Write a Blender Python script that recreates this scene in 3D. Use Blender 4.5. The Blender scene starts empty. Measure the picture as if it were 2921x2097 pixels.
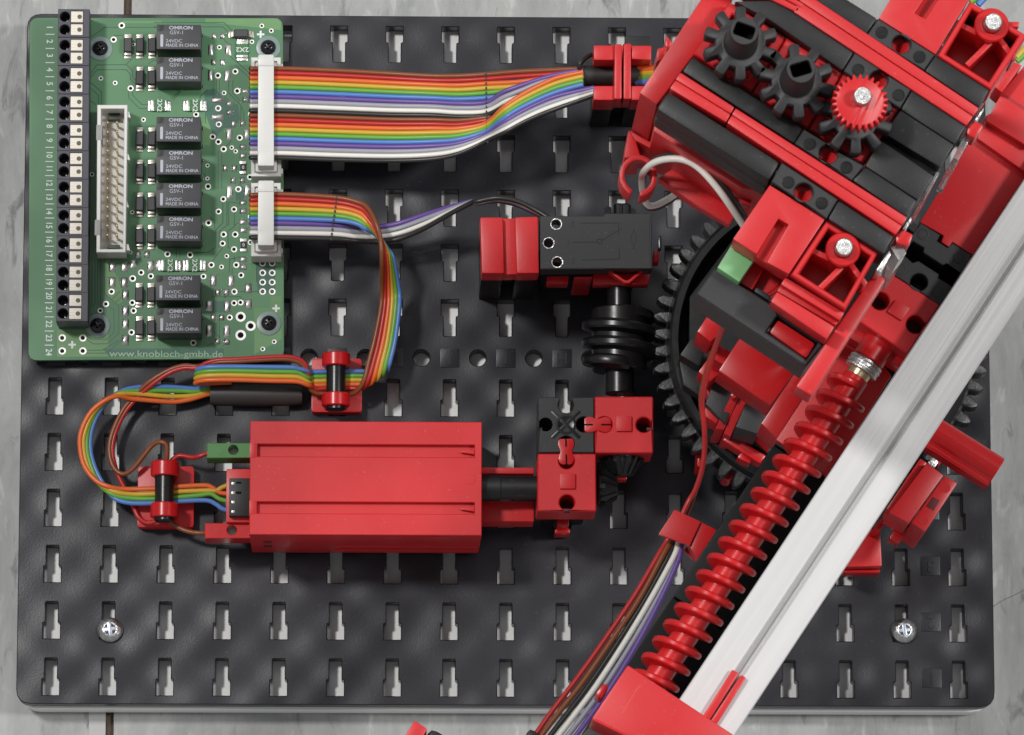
import bpy, bmesh, math, random
from mathutils import Vector, Matrix
from mathutils.noise import noise as mnoise
random.seed(7)
S = 0.001                      # all lengths below are millimetres
sc = bpy.context.scene
col = sc.collection

# ------------------------------------------------------------------ camera
TH, PH, DIST, SCALE = 0.1769, -0.0280, 1440.0, 10.688
CX, CY, WPX = 1460.5, 1048.5, 2921.0
FPX = SCALE * DIST
CAM = Vector((DIST*math.sin(PH), -DIST*math.sin(TH), DIST*math.cos(TH)*math.cos(PH)))
FW = (-CAM).normalized()
RT = FW.cross(Vector((0, 1, 0))).normalized()
UP = RT.cross(FW)
cam = bpy.data.cameras.new('camera')
cam_o = bpy.data.objects.new('camera', cam); col.objects.link(cam_o)
m = Matrix((RT, UP, -FW)).transposed().to_4x4(); m.translation = CAM*S
cam_o.matrix_world = m
cam.sensor_width = 36.0
cam.lens = FPX/WPX*36.0
cam.dof.use_dof = True; cam.dof.focus_distance = 1.42; cam.dof.aperture_fstop = 110
cam.clip_start, cam.clip_end = 0.05, 50
sc.camera = cam_o

# ------------------------------------------------------------------ light (a workshop lit by lamps overhead)
w = bpy.data.worlds.new('World'); sc.world = w; w.use_nodes = True
w.node_tree.nodes['Background'].inputs[0].default_value = (0.98, 0.985, 1.0, 1)
w.node_tree.nodes['Background'].inputs[1].default_value = 0.27
def lamp(name, pos, power, size, colr):
    l = bpy.data.lights.new(name, 'AREA'); l.shape = 'DISK'; l.size = size; l.energy = power; l.color = colr
    o = bpy.data.objects.new(name, l); col.objects.link(o); o.location = pos
    o.rotation_euler = (Vector((0, 0, 0)) - Vector(pos)).to_track_quat('-Z', 'Y').to_euler()
lamp('key_lamp', (-0.85, 0.42, 2.0), 23, 0.24, (1.0, 0.985, 0.96))
lamp('second_lamp', (1.35, 0.10, 2.0), 24, 0.30, (1.0, 0.98, 0.96))
lamp('ceiling_lamp', (0.1, 1.35, 2.6), 4, 1.2, (0.98, 0.99, 1.0))
sc.view_settings.view_transform = 'Standard'; sc.view_settings.look = 'None'
sc.view_settings.gamma = 1; sc.view_settings.exposure = 0.14
sc.cycles.use_denoising = True
sc.cycles.max_bounces = 8

# ------------------------------------------------------------------ photograph measures -> place
def at(px, py, z):             # the point at height z (mm) seen at photo pixel px, py
    d = FW*FPX + RT*(px-CX) - UP*(py-CY)
    t = (z-CAM.z)/d.z
    return CAM + d*t
def zoomed(ox, oy, s): return lambda x, y: (ox+x/s, oy+y/s)
A = zoomed(1700, 0, 2.9066); B = zoomed(2300, 0, 2.9066); C = zoomed(1700, 500, 2.9066); D = zoomed(2300, 500, 2.9066)
E = zoomed(1340, 520, 3.015); F = zoomed(1480, 1060, 3.015); G = zoomed(1780, 860, 3.015); H = zoomed(2320, 1040, 2.4659)
I = zoomed(1100, 1560, 3.0314); J = zoomed(1580, 1560, 3.0314); K = zoomed(200, 980, 2.7133); L = zoomed(640, 980, 2.5438)
M = zoomed(680, 100, 2.5438); N = zoomed(1200, 20, 2.5443); P1 = zoomed(60, 0, 3.015); P2 = zoomed(440, 0, 3.015)
P3 = zoomed(60, 520, 3.015); P4 = zoomed(440, 520, 3.015); Q = zoomed(0, 1560, 3.0314); R = zoomed(2221, 1560, 3.0314)
T = zoomed(800, 880, 3.24); U = zoomed(2000, 560, 3.70); V = zoomed(1940, 0, 3.24)
def Zs(f, pts): return [f(*p) for p in pts]
def wp(pts, z): return [at(x, y, z) for x, y in pts]

# ------------------------------------------------------------------ materials
MATS = {}
def mat(name, c, rough=0.4, metal=0.0, var=0.06, scale=300, bump=0.0, bscale=900, spec=0.5, trans=0.0, rvar=0.08, stretch=None, coat=0, dust=0.0, turn=None):
    if name in MATS: return MATS[name]
    m = bpy.data.materials.new(name); m.use_nodes = True; nt = m.node_tree; n = nt.nodes; ln = nt.links
    p = n['Principled BSDF']
    p.inputs['Metallic'].default_value = metal; p.inputs['Specular IOR Level'].default_value = spec
    p.inputs['Transmission Weight'].default_value = trans
    p.inputs['Coat Weight'].default_value = coat
    tc = n.new('ShaderNodeTexCoord'); src = tc.outputs['Object']
    if turn is not None:
        m0 = n.new('ShaderNodeMapping'); m0.inputs['Rotation'].default_value = (0, 0, turn); ln.new(src, m0.inputs[0]); src = m0.outputs[0]
    if stretch:
        mp = n.new('ShaderNodeMapping'); mp.inputs['Scale'].default_value = stretch; ln.new(src, mp.inputs[0]); src = mp.outputs[0]
    nz = n.new('ShaderNodeTexNoise'); nz.inputs['Scale'].default_value = scale; nz.inputs['Detail'].default_value = 5
    ln.new(src, nz.inputs['Vector'])
    mr = n.new('ShaderNodeMapRange'); mr.inputs['To Min'].default_value = 1-var*2; mr.inputs['To Max'].default_value = 1+var*2
    ln.new(nz.outputs['Fac'], mr.inputs['Value'])
    mx = n.new('ShaderNodeVectorMath'); mx.operation = 'SCALE'; mx.inputs[0].default_value = c
    ln.new(mr.outputs[0], mx.inputs['Scale']); colour = mx.outputs[0]
    if dust:                                                         # specks of dust and faint scuffs
        nd = n.new('ShaderNodeTexNoise'); nd.inputs['Scale'].default_value = 1100; nd.inputs['Detail'].default_value = 1; ln.new(tc.outputs['Object'], nd.inputs['Vector'])
        ns = n.new('ShaderNodeTexNoise'); ns.inputs['Scale'].default_value = 38; ns.inputs['Detail'].default_value = 6; ns.inputs['Distortion'].default_value = 1.5; ln.new(tc.outputs['Object'], ns.inputs['Vector'])
        rd = n.new('ShaderNodeMapRange'); rd.inputs['From Min'].default_value = .70; rd.inputs['From Max'].default_value = .78; rd.inputs['To Max'].default_value = dust; ln.new(nd.outputs['Fac'], rd.inputs['Value'])
        r3 = n.new('ShaderNodeMapRange'); r3.inputs['From Min'].default_value = .50; r3.inputs['From Max'].default_value = .75; r3.inputs['To Max'].default_value = dust*.22; ln.new(ns.outputs['Fac'], r3.inputs['Value'])
        ad = n.new('ShaderNodeMath'); ad.operation = 'ADD'; ad.use_clamp = True; ln.new(rd.outputs[0], ad.inputs[0]); ln.new(r3.outputs[0], ad.inputs[1])
        mk = n.new('ShaderNodeMix'); mk.data_type = 'RGBA'; mk.inputs['B'].default_value = (.36, .34, .33, 1)
        ln.new(ad.outputs[0], mk.inputs['Factor']); ln.new(colour, mk.inputs['A']); colour = mk.outputs['Result']
    ln.new(colour, p.inputs['Base Color'])
    r2 = n.new('ShaderNodeMapRange'); r2.inputs['To Min'].default_value = max(.02, rough-rvar); r2.inputs['To Max'].default_value = rough+rvar
    ln.new(nz.outputs['Fac'], r2.inputs['Value']); ln.new(r2.outputs[0], p.inputs['Roughness'])
    if bump:
        nb = n.new('ShaderNodeTexNoise'); nb.inputs['Scale'].default_value = bscale; nb.inputs['Detail'].default_value = 3
        ln.new(src, nb.inputs['Vector'])
        b = n.new('ShaderNodeBump'); b.inputs['Strength'].default_value = bump; b.inputs['Distance'].default_value = 0.0005
        ln.new(nb.outputs['Fac'], b.inputs['Height']); ln.new(b.outputs[0], p.inputs['Normal'])
    MATS[name] = m; return m
RED = mat('red_plastic', (0.57, 0.016, 0.020), 0.40, var=0.05, scale=60, bump=0.06, bscale=2500, spec=.42, rvar=.14, dust=.13)
REDS = mat('glossy_red_plastic', (0.52, 0.009, 0.012), 0.30, var=0.04, scale=80, spec=.42, dust=.10)
BLK = mat('black_plastic', (0.012, 0.012, 0.013), 0.45, var=0.08, bump=0.08, bscale=2500, spec=.38, dust=.07)
BLKS = mat('shiny_black_plastic', (0.007, 0.007, 0.008), 0.30, var=0.08, spec=.42, dust=.05)
GRYB = mat('charcoal_plastic', (0.026, 0.026, 0.028), 0.5, var=0.08, bump=0.08, bscale=2500, spec=.4, dust=.07)
RELAY = mat('relay_plastic', (0.040, 0.040, 0.045), 0.5, var=0.05, bump=0.05, bscale=3000)
TERM = mat('terminal_plastic', (0.050, 0.050, 0.066), 0.5, var=0.06)
RAILB = mat('matt_black_plastic', (0.008, 0.008, 0.009), 0.5, var=0.08, spec=.15)
CREAM = mat('cream_plastic', (0.72, 0.67, 0.58), 0.45, var=0.02)
LGREY = mat('light_grey_plastic', (0.64, 0.64, 0.61), 0.4, var=0.02)
ALU = mat('satin_aluminium', (0.62, 0.615, 0.615), 0.38, metal=0.3, var=0.05, scale=220, rvar=.08, bump=.22, bscale=500, turn=-math.radians(56.6), stretch=(.02, 1, 1))
STEEL = mat('bright_steel', (0.55, 0.55, 0.54), 0.34, metal=1, var=0.22, scale=900, bump=.5, bscale=1200)
SOLDER = mat('solder', (0.56, 0.55, 0.53), 0.33, metal=1, var=0.18, scale=1500, bump=.2, bscale=1600)
TIN = mat('tinned_lead', (0.45, 0.42, 0.37), 0.32, metal=1, var=0.15, scale=1200)
GOLD = mat('gold_pin', (0.75, 0.55, 0.28), 0.25, metal=1)
RING = mat('plated_ring', (0.85, 0.83, 0.80), 0.4, metal=.3, var=.02)
HOLE = mat('hole_dark', (0.004, 0.004, 0.004), 0.7, spec=.1)
INK = mat('white_ink', (0.72, 0.76, 0.74), 0.6, var=0.03)
INKG = mat('grey_ink', (0.42, 0.44, 0.50), 0.6, var=0.05)
GREEN = mat('green_plastic', (0.055, 0.20, 0.045), 0.35, var=0.04)
MINT = mat('mint_plastic', (0.19, 0.45, 0.19), 0.45, var=0.03)
WHITEB = mat('white_board', (0.84, 0.84, 0.83), 0.5, var=0.02, scale=40)
CLEAR = mat('clear_plastic', (0.9, 0.9, 0.9), 0.12, trans=0.85)
WASH = mat('nylon_washer', (0.30, 0.40, 0.38), 0.35, trans=0.35)
SLEEVE = mat('black_sleeve', (0.020, 0.020, 0.020), 0.5, var=.1)
WC = {}
for k, c in dict(brown=(.22, .062, .020), red=(.44, .022, .022), orange=(.70, .135, .030), yellow=(.58, .37, .04), green=(.13, .37, .045),
                 blue=(.09, .21, .54), purple=(.14, .075, .30), grey=(.33, .33, .38), white=(.78, .76, .70), black=(.025, .025, .024)).items():
    WC[k] = mat(k+'_insulation', c, 0.36, var=0.03, spec=.45)
RAINBOW = ['brown', 'red', 'orange', 'yellow', 'green', 'blue', 'purple', 'grey', 'white', 'black']

# ------------------------------------------------------------------ mesh helpers
BASE = {}
def link(o, parent, org):
    pb = BASE[parent.name] if parent else Vector((0, 0, 0))
    o.parent = parent; o.location = (org-pb)*S; col.objects.link(o); BASE[o.name] = org
def tag(o, label, cat, group=None):
    o['label'] = label; o['category'] = cat
    if group: o['group'] = group
    return o
def thing(name, label, cat, org, group=None):
    o = bpy.data.objects.new(name, None); o.empty_display_size = 0.01
    link(o, None, Vector(org)); return tag(o, label, cat, group)
def finish(me, mats, ang=25):
    for mm in (mats if isinstance(mats, (list, tuple)) else [mats]): me.materials.append(mm)
    me.polygons.foreach_set('use_smooth', [True]*len(me.polygons))
    me.set_sharp_from_angle(angle=math.radians(ang))
def obj(name, bm, mats, parent=None, org=None, ang=25):
    """link a bmesh whose vertices are world millimetres as ONE mesh object"""
    if org is None:
        if parent: org = BASE[parent.name]
        else:
            vs = [v.co for v in bm.verts]
            org = Vector(((min(v.x for v in vs)+max(v.x for v in vs))/2, (min(v.y for v in vs)+max(v.y for v in vs))/2, min(v.z for v in vs)))
    org = Vector(org)
    bmesh.ops.recalc_face_normals(bm, faces=bm.faces)
    for v in bm.verts: v.co = (v.co-org)*S
    me = bpy.data.meshes.new(name); bm.to_mesh(me); bm.free(); finish(me, mats, ang)
    o = bpy.data.objects.new(name, me); link(o, parent, org); return o
def dup(src, parent, org, children=None):
    c = src.copy(); link(c, parent, Vector(org))
    for ch in (list(src.children) if children is None else children):
        dup(ch, c, Vector(org)+(BASE[ch.name]-BASE[src.name]))
    return c
def new(): return bmesh.new()
def add_poly(bm, pts, zt, zb, bev=0.35, mi=0, seg=2, zts=None):
    """vertical prism from an outline of (x, y); all edges rounded"""
    n = len(pts)
    top = [bm.verts.new((p[0], p[1], zt if zts is None else zts[i])) for i, p in enumerate(pts)]
    bot = [bm.verts.new((p[0], p[1], zb)) for p in pts]
    fs = [bm.faces.new(top), bm.faces.new(bot[::-1])]
    for i in range(n): fs.append(bm.faces.new((top[i], bot[i], bot[(i+1) % n], top[(i+1) % n])))
    bmesh.ops.recalc_face_normals(bm, faces=fs)
    for f in fs: f.material_index = mi
    if bev:
        es = {e for f in fs for e in f.edges}
        r = bmesh.ops.bevel(bm, geom=list(es), offset=bev, segments=seg, profile=.6, affect='EDGES', clamp_overlap=True)
        for f in r['faces']: f.material_index = mi
def rect(cx, cy, w, h, ang=0):
    c, s = math.cos(ang), math.sin(ang)
    return [(cx+x*c-y*s, cy+x*s+y*c) for x, y in ((-w/2, h/2), (w/2, h/2), (w/2, -h/2), (-w/2, -h/2))]
def pr(name, f, pts, zt, zb, m, parent=None, bev=0.35, **k):
    """prism whose TOP outline is measured in the photo (zoom frame f) at height zt"""
    bm = new(); add_poly(bm, [(p.x, p.y) for p in wp(Zs(f, pts) if f else pts, zt)], zt, zb, bev, **k)
    return obj(name, bm, m, parent)
def frame(p0, p1):
    a = (p1-p0); l = a.length; a = a/l
    u = a.cross(Vector((0, 0, 1)))
    u = Vector((1, 0, 0)) if u.length < 1e-4 else u.normalized()
    v = u.cross(a)
    return a, u, v, l
def add_lathe(bm, p0, p1, prof, n=28, mi=0, caps=True):
    """profile [(distance along the axis, radius)] turned about p0->p1"""
    p0, p1 = Vector(p0), Vector(p1); a, u, v, l = frame(p0, p1); rings = []
    for d, r in prof:
        rings.append([bm.verts.new(p0+a*d+(u*math.cos(t)+v*math.sin(t))*r) for t in [2*math.pi*i/n for i in range(n)]])
    for q in range(len(rings)-1):
        for i in range(n):
            f = bm.faces.new((rings[q][i], rings[q][(i+1) % n], rings[q+1][(i+1) % n], rings[q+1][i])); f.material_index = mi
    if caps:
        f = bm.faces.new(rings[0][::-1]); f.material_index = mi
        f = bm.faces.new(rings[-1]); f.material_index = mi
def cyl(bm, p0, p1, r, n=28, mi=0, ch=0.25):
    l = (Vector(p1)-Vector(p0)).length
    add_lathe(bm, p0, p1, [(0, r-ch), (ch, r), (l-ch, r), (l, r-ch)], n, mi)
def smooth(pts, k=6):
    out = []; n = len(pts)
    for i in range(n-1):
        a, b, c, d = pts[max(i-1, 0)], pts[i], pts[i+1], pts[min(i+2, n-1)]
        for j in range(k):
            t = j/k; t2, t3 = t*t, t*t*t
            out.append(.5*((2*b)+(c-a)*t+(2*a-5*b+4*c-d)*t2+(3*b-a-3*c+d)*t3))
    out.append(pts[-1]); return out
def add_tube(bm, pts, r, n=8, k=6, mi=0):
    pts = smooth([Vector(p) for p in pts], k) if k > 1 else [Vector(p) for p in pts]
    rings = []; u = None
    for i, p in enumerate(pts):
        a = (pts[min(i+1, len(pts)-1)]-pts[max(i-1, 0)])
        if a.length < 1e-6: a = Vector((1, 0, 0))
        a.normalize()
        if u is None:
            u = a.cross(Vector((0, 0, 1)));
            if u.length < 1e-3: u = Vector((1, 0, 0))
        u = (u-a*u.dot(a)).normalized(); v = a.cross(u)
        rings.append([bm.verts.new(p+(u*math.cos(t)+v*math.sin(t))*r) for t in [2*math.pi*q/n for q in range(n)]])
    for q in range(len(rings)-1):
        for i in range(n):
            f = bm.faces.new((rings[q][i], rings[q][(i+1) % n], rings[q+1][(i+1) % n], rings[q+1][i])); f.material_index = mi
    bm.faces.new(rings[0][::-1]).material_index = mi; bm.faces.new(rings[-1]).material_index = mi
def wire(name, pts, colr, parent=None, r=0.62, k=6):
    """pts: (zoom frame, x, y, z)"""
    bm = new(); add_tube(bm, [at(*f(x, y), z) for f, x, y, z in pts], r, 8, k)
    return obj(name, bm, WC[colr], parent, ang=80)
def add_profile(bm, p0, p1, prof, mi=0):
    """extrude a cross-section [(sideways, up)] along p0->p1 (sideways = right of the direction)"""
    p0, p1 = Vector(p0), Vector(p1); a, u, v, l = frame(p0, p1)
    r0 = [bm.verts.new(p0+u*x+Vector((0, 0, 1))*y) for x, y in prof]
    r1 = [bm.verts.new(p1+u*x+Vector((0, 0, 1))*y) for x, y in prof]
    n = len(prof)
    for i in range(n): bm.faces.new((r0[i], r0[(i+1) % n], r1[(i+1) % n], r1[i])).material_index = mi
    bm.faces.new(r0[::-1]).material_index = mi; bm.faces.new(r1).material_index = mi
def plate(name, outer, holes, zt, zb, m, parent=None, bev=0.3, org=None):
    """flat body with through-holes (outlines in world mm), rounded edges"""
    cu = bpy.data.curves.new('tmp', 'CURVE'); cu.dimensions = '2D'; cu.fill_mode = 'BOTH'
    for pl in [outer]+holes:
        sp = cu.splines.new('POLY'); sp.points.add(len(pl)-1)
        for i, p in enumerate(pl): sp.points[i].co = (p[0], p[1], 0, 1)
        sp.use_cyclic_u = True
    cu.extrude = (zt-zb)/2-bev; cu.bevel_depth = bev; cu.bevel_resolution = 0; cu.offset = -bev
    o = bpy.data.objects.new('tmp', cu); col.objects.link(o)
    dg = bpy.context.evaluated_depsgraph_get(); dg.update()
    me = bpy.data.meshes.new_from_object(o.evaluated_get(dg))
    bm = new(); bm.from_mesh(me); bpy.data.objects.remove(o); bpy.data.curves.remove(cu); bpy.data.meshes.remove(me)
    bmesh.ops.remove_doubles(bm, verts=bm.verts, dist=0.002)
    for v in bm.verts: v.co.z += (zt+zb)/2
    for f in bm.faces: f.material_index = 0
    return obj(name, bm, m, parent, org, ang=28)
def circ(cx, cy, r, n=20, a0=0): return [(cx+r*math.cos(a0+2*math.pi*i/n), cy+r*math.sin(a0+2*math.pi*i/n)) for i in range(n)]
def rounded(pts, r, k=4):
    out = []; n = len(pts)
    for i in range(n):
        p = Vector(pts[i][:2]); a = (Vector(pts[i-1][:2])-p); b = (Vector(pts[(i+1) % n][:2])-p)
        a.normalize(); b.normalize()
        for j in range(k+1):
            t = j/k; q = p+a*r*(1-t)**2+b*r*t**2
            out.append((q.x, q.y))
    return out
def add_text(bm, s, x, y, z, h, ang=0, width=1.0, thick=0.03, bold=0.0, mi=0, align='CENTER', flip=False):
    cu = bpy.data.curves.new('tmp', 'FONT'); cu.body = s; cu.size = 1.0; cu.align_x = align; cu.align_y = 'CENTER'
    cu.resolution_u = 3; cu.offset = bold; cu.extrude = 0
    o = bpy.data.objects.new('tmp', cu); col.objects.link(o)
    dg = bpy.context.evaluated_depsgraph_get(); dg.update()
    me = bpy.data.meshes.new_from_object(o.evaluated_get(dg))
    n0 = len(bm.verts); nf = len(bm.faces)
    bm.from_mesh(me); bm.verts.ensure_lookup_table(); bm.faces.ensure_lookup_table()
    c, sn = math.cos(ang), math.sin(ang); k = h/0.70
    for v in bm.verts[n0:]:
        px, py = v.co.x*k*width*(-1 if flip else 1), v.co.y*k
        v.co = (x+px*c-py*sn, y+px*sn+py*c, z)
    fs = bm.faces[nf:]
    for f in fs: f.material_index = mi
    if thick:
        bmesh.ops.recalc_face_normals(bm, faces=fs)
        r = bmesh.ops.extrude_face_region(bm, geom=list(fs))
        for g in r['geom']:
            if isinstance(g, bmesh.types.BMVert): g.co.z += thick
    bpy.data.objects.remove(o); bpy.data.curves.remove(cu); bpy.data.meshes.remove(me)
def gear_outline(cx, cy, r_root, r_tip, n, a0=0, wr=0.30, wt=0.16):
    """wr / wt: half width of a tooth at root / tip as share of the pitch angle"""
    out = []; p = 2*math.pi/n
    for i in range(n):
        t = a0+i*p
        for da, r in ((-wr, r_root), (-(wr*.45+wt*.55), r_root*.35+r_tip*.65), (-wt, r_tip*.985), (-wt*.5, r_tip), (wt*.5, r_tip), (wt, r_tip*.985), ((wr*.45+wt*.55), r_root*.35+r_tip*.65), (wr, r_root)):
            out.append((cx+r*math.cos(t+da*p), cy+r*math.sin(t+da*p)))
    return out
def add_helix(bm, p0, p1, r0, r1, pitch, wb, wt, turns_from=0.0, turns_to=None, hand=1, a0=0, n=28, mi=0):
    """screw thread of trapezoid section along p0->p1"""
    p0, p1 = Vector(p0), Vector(p1); a, u, v, l = frame(p0, p1)
    if turns_to is None: turns_to = l/pitch
    steps = int((turns_to-turns_from)*n); rings = []
    for i in range(steps+1):
        t = turns_from+i/n; th = a0+hand*2*math.pi*t; d = t*pitch
        e = min(1, (i+1)/(n*.22), (steps-i+1)/(n*.22))
        rad = u*math.cos(th)+v*math.sin(th); rr = r0+(r1-r0)*e; c = p0+a*d
        rings.append([bm.verts.new(c+rad*q+a*s) for q, s in ((r0-.2, -wb/2), (r0+(rr-r0)*.9, -wt/2-.08), (rr, -wt*.28), (rr, wt*.28), (r0+(rr-r0)*.9, wt/2+.08), (r0-.2, wb/2))])
    for q in range(len(rings)-1):
        for i in range(5): bm.faces.new((rings[q][i], rings[q][i+1], rings[q+1][i+1], rings[q+1][i])).material_index = mi
    bm.faces.new(rings[0]).material_index = mi; bm.faces.new(rings[-1][::-1]).material_index = mi

# ================================================================== FLOOR
def floor_material():
    m = bpy.data.materials.new('grey_marbled_floor'); m.use_nodes = True; nt = m.node_tree; n = nt.nodes; ln = nt.links; p = n['Principled BSDF']
    tc = n.new('ShaderNodeTexCoord')
    mp = n.new('ShaderNodeMapping'); mp.inputs['Scale'].default_value = (1.0, 0.28, 1); ln.new(tc.outputs['Object'], mp.inputs[0])
    n1 = n.new('ShaderNodeTexNoise'); n1.inputs['Scale'].default_value = 70; n1.inputs['Detail'].default_value = 10; n1.inputs['Roughness'].default_value = .74; n1.inputs['Distortion'].default_value = .35
    ln.new(mp.outputs[0], n1.inputs['Vector'])
    n2 = n.new('ShaderNodeTexNoise'); n2.inputs['Scale'].default_value = 12; n2.inputs['Detail'].default_value = 4
    ln.new(tc.outputs['Object'], n2.inputs['Vector'])
    n3 = n.new('ShaderNodeTexNoise'); n3.inputs['Scale'].default_value = 190; n3.inputs['Detail'].default_value = 8; n3.inputs['Roughness'].default_value = .62; n3.inputs['Distortion'].default_value = .7
    ln.new(mp.outputs[0], n3.inputs['Vector'])
    cr = n.new('ShaderNodeValToRGB'); e = cr.color_ramp.elements
    e[0].position, e[0].color = .30, (.225, .24, .235, 1); e[1].position, e[1].color = .70, (.42, .42, .415, 1)
    x = e.new(.5); x.color = (.325, .33, .325, 1)
    ln.new(n1.outputs['Fac'], cr.inputs[0])
    dk = n.new('ShaderNodeValToRGB'); e = dk.color_ramp.elements          # thin dark flecks of the marbling
    e[0].position, e[0].color = .57, (1, 1, 1, 1); e[1].position, e[1].color = .68, (.48, .48, .49, 1)
    ln.new(n3.outputs['Fac'], dk.inputs[0])
    lt = n.new('ShaderNodeValToRGB'); e = lt.color_ramp.elements          # pale flecks
    e[0].position, e[0].color = .34, (1.35, 1.35, 1.33, 1); e[1].position, e[1].color = .43, (1, 1, 1, 1)
    ln.new(n3.outputs['Fac'], lt.inputs[0])
    def mul(a, b):
        k = n.new('ShaderNodeMix'); k.data_type = 'RGBA'; k.blend_type = 'MULTIPLY'; k.inputs['Factor'].default_value = 1
        ln.new(a, k.inputs['A']); ln.new(b, k.inputs['B']); return k.outputs['Result']
    c2 = n.new('ShaderNodeMapRange'); c2.inputs['To Min'].default_value = .88; c2.inputs['To Max'].default_value = 1.1; ln.new(n2.outputs['Fac'], c2.inputs['Value'])
    cc = n.new('ShaderNodeCombineColor')
    for i in range(3): ln.new(c2.outputs[0], cc.inputs[i])
    ln.new(mul(mul(mul(cr.outputs[0], dk.outputs[0]), lt.outputs[0]), cc.outputs[0]), p.inputs['Base Color'])
    p.inputs['Roughness'].default_value = .55
    b = n.new('ShaderNodeBump'); b.inputs['Strength'].default_value = .15; b.inputs['Distance'].default_value = .0004; ln.new(n1.outputs['Fac'], b.inputs['Height']); ln.new(b.outputs[0], p.inputs['Normal'])
    return m
ZF = -13.5
FLOOR = floor_material()
JX0, JX1 = -104.4, -106.8         # the joint between the two floor sheets, at y = +104 / -97
def jx(y): return JX1+(JX0-JX1)*(y+97)/201
def jag(y, a): return a*(mnoise(Vector((y*.11, a, 3)))+.5*mnoise(Vector((y*.4, a, 8))))
ys = [-240+i*3 for i in range(161)]
for nm, xs, side in (('floor', (-330, -1), -1), ('floor', (1, 330), 1)):
    bm = new()
    edge = [(jx(y)+side*(1.3 if side > 0 else .85)+jag(y, .18), y) for y in ys]
    far = xs[0] if side < 0 else xs[1]
    pts = [(far, -240)]+edge+[(far, 240)]
    vs = [bm.verts.new((x, y, ZF)) for x, y in pts]; lo = [bm.verts.new((x, y, ZF-3)) for x, y in pts]
    bm.faces.new(vs)
    for i in range(len(pts)): bm.faces.new((vs[i], lo[i], lo[(i+1) % len(pts)], vs[(i+1) % len(pts)]))
    o = obj(nm, bm, FLOOR, None, (0, 0, ZF)); o['kind'] = 'structure'
bm = new()
for x0, x1 in ((-8, 8),):
    f = [bm.verts.new((x, y, ZF-1.2)) for x, y in ((jx(-240)-3, -240), (jx(-240)+4, -240), (jx(240)+4, 240), (jx(240)-3, 240))]; bm.faces.new(f)
o = obj('floor_joint', bm, mat('joint_dirt', (.085, .060, .042), .8, var=.35, scale=500, bump=.8, bscale=1200), None); o['kind'] = 'structure'
bm = new()                                                          # smooth filler strip beside the joint
strip = [(jx(y)-.9+jag(y, .1), y) for y in ys]+[(jx(y)-5.2+jag(y, .35), y) for y in ys[::-1]]
vs = [bm.verts.new((x, y, ZF+.12)) for x, y in strip]; lo = [bm.verts.new((x, y, ZF-.4)) for x, y in strip]
bm.faces.new(vs)
for i in range(len(vs)): bm.faces.new((vs[i], lo[i], lo[(i+1) % len(vs)], vs[(i+1) % len(vs)]))
o = obj('floor_filler', bm, mat('joint_filler', (.40, .40, .40), .5, var=.04, scale=120), None); o['kind'] = 'structure'
bm = new()                                                          # hairline crack at the right
cp = [(2800, 1755), (2835, 1729), (2862, 1712), (2880, 1704), (2905, 1692), (2960, 1664)]
wpts = [at(x, y, ZF) for x, y in cp]
add_tube(bm, [(p.x, p.y, ZF-.10) for p in wpts], .17, 6, 4)
o = obj('floor_crack', bm, mat('crack_dirt', (.19, .175, .15), .8), None); o['kind'] = 'structure'

# ================================================================== WHITE BOARD AND BASE PLATE
XC, YC = -1.4, 2.8
bm = new(); add_poly(bm, rounded([(XC-128.2, YC+92.0), (XC+128.4, YC+92.0), (XC+128.4, YC-94.1), (XC-128.2, YC-94.1)], 5), -6.0, ZF+.05, .3)
tag(obj('backing_board', bm, WHITEB), 'white board lying under the black slotted base plate', 'board')
X0 = -1.64
holes = []
for c in range(17):
    x = X0+(c-8)*15
    for r in range(6):
        yt = -3.44-15*r                                             # lower half: narrow above, wide below
        n_, w_ = 1.62, 2.25
        h = [(x-n_+.15, yt), (x+n_-.15, yt), (x+n_, yt-.3), (x+n_, yt-5.35), (x+w_, yt-5.65), (x+w_, yt-9.8), (x-w_, yt-9.8), (x-w_, yt-5.65), (x-n_, yt-5.35), (x-n_, yt-.3)]
        holes.append(h); holes.append([(p[0], 2*2.5-p[1]) for p in h][::-1])
for c in range(16): holes.append(circ(X0+(c-7.5)*15, 2.5, 2.2, 20))
TX = X0+7.5*15+.35
pm = mat('plate_plastic', (0.0108, 0.0103, 0.0160), 0.36, var=0.10, scale=45, spec=.42, rvar=.05, dust=.06)
nt = pm.node_tree; n = nt.nodes; ln = nt.links                       # moulding waviness with fine grain
tcc = [q for q in n if q.type == 'TEX_COORD'][0]
nz1 = n.new('ShaderNodeTexNoise'); nz1.inputs['Scale'].default_value = 22; nz1.inputs['Detail'].default_value = 0; ln.new(tcc.outputs['Object'], nz1.inputs['Vector'])
nz2 = n.new('ShaderNodeTexNoise'); nz2.inputs['Scale'].default_value = 2600; nz2.inputs['Detail'].default_value = 2; ln.new(tcc.outputs['Object'], nz2.inputs['Vector'])
sx = n.new('ShaderNodeSeparateXYZ'); ln.new(tcc.outputs['Object'], sx.inputs[0])   # sink marks over the ribs underneath, one to each slot
def osc(sock, ph):
    a = n.new('ShaderNodeMath'); a.operation = 'MULTIPLY_ADD'; a.inputs[1].default_value = 2*math.pi/.015; a.inputs[2].default_value = ph; ln.new(sock, a.inputs[0])
    b = n.new('ShaderNodeMath'); b.operation = 'COSINE'; ln.new(a.outputs[0], b.inputs[0]); return b.outputs[0]
px_ = n.new('ShaderNodeMath'); px_.operation = 'MULTIPLY'; ln.new(osc(sx.outputs[0], 2.6), px_.inputs[0]); ln.new(osc(sx.outputs[1], 1.0), px_.inputs[1])
am = n.new('ShaderNodeMath'); am.operation = 'MULTIPLY'; ln.new(px_.outputs[0], am.inputs[0]); ln.new(nz1.outputs['Fac'], am.inputs[1])
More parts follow.
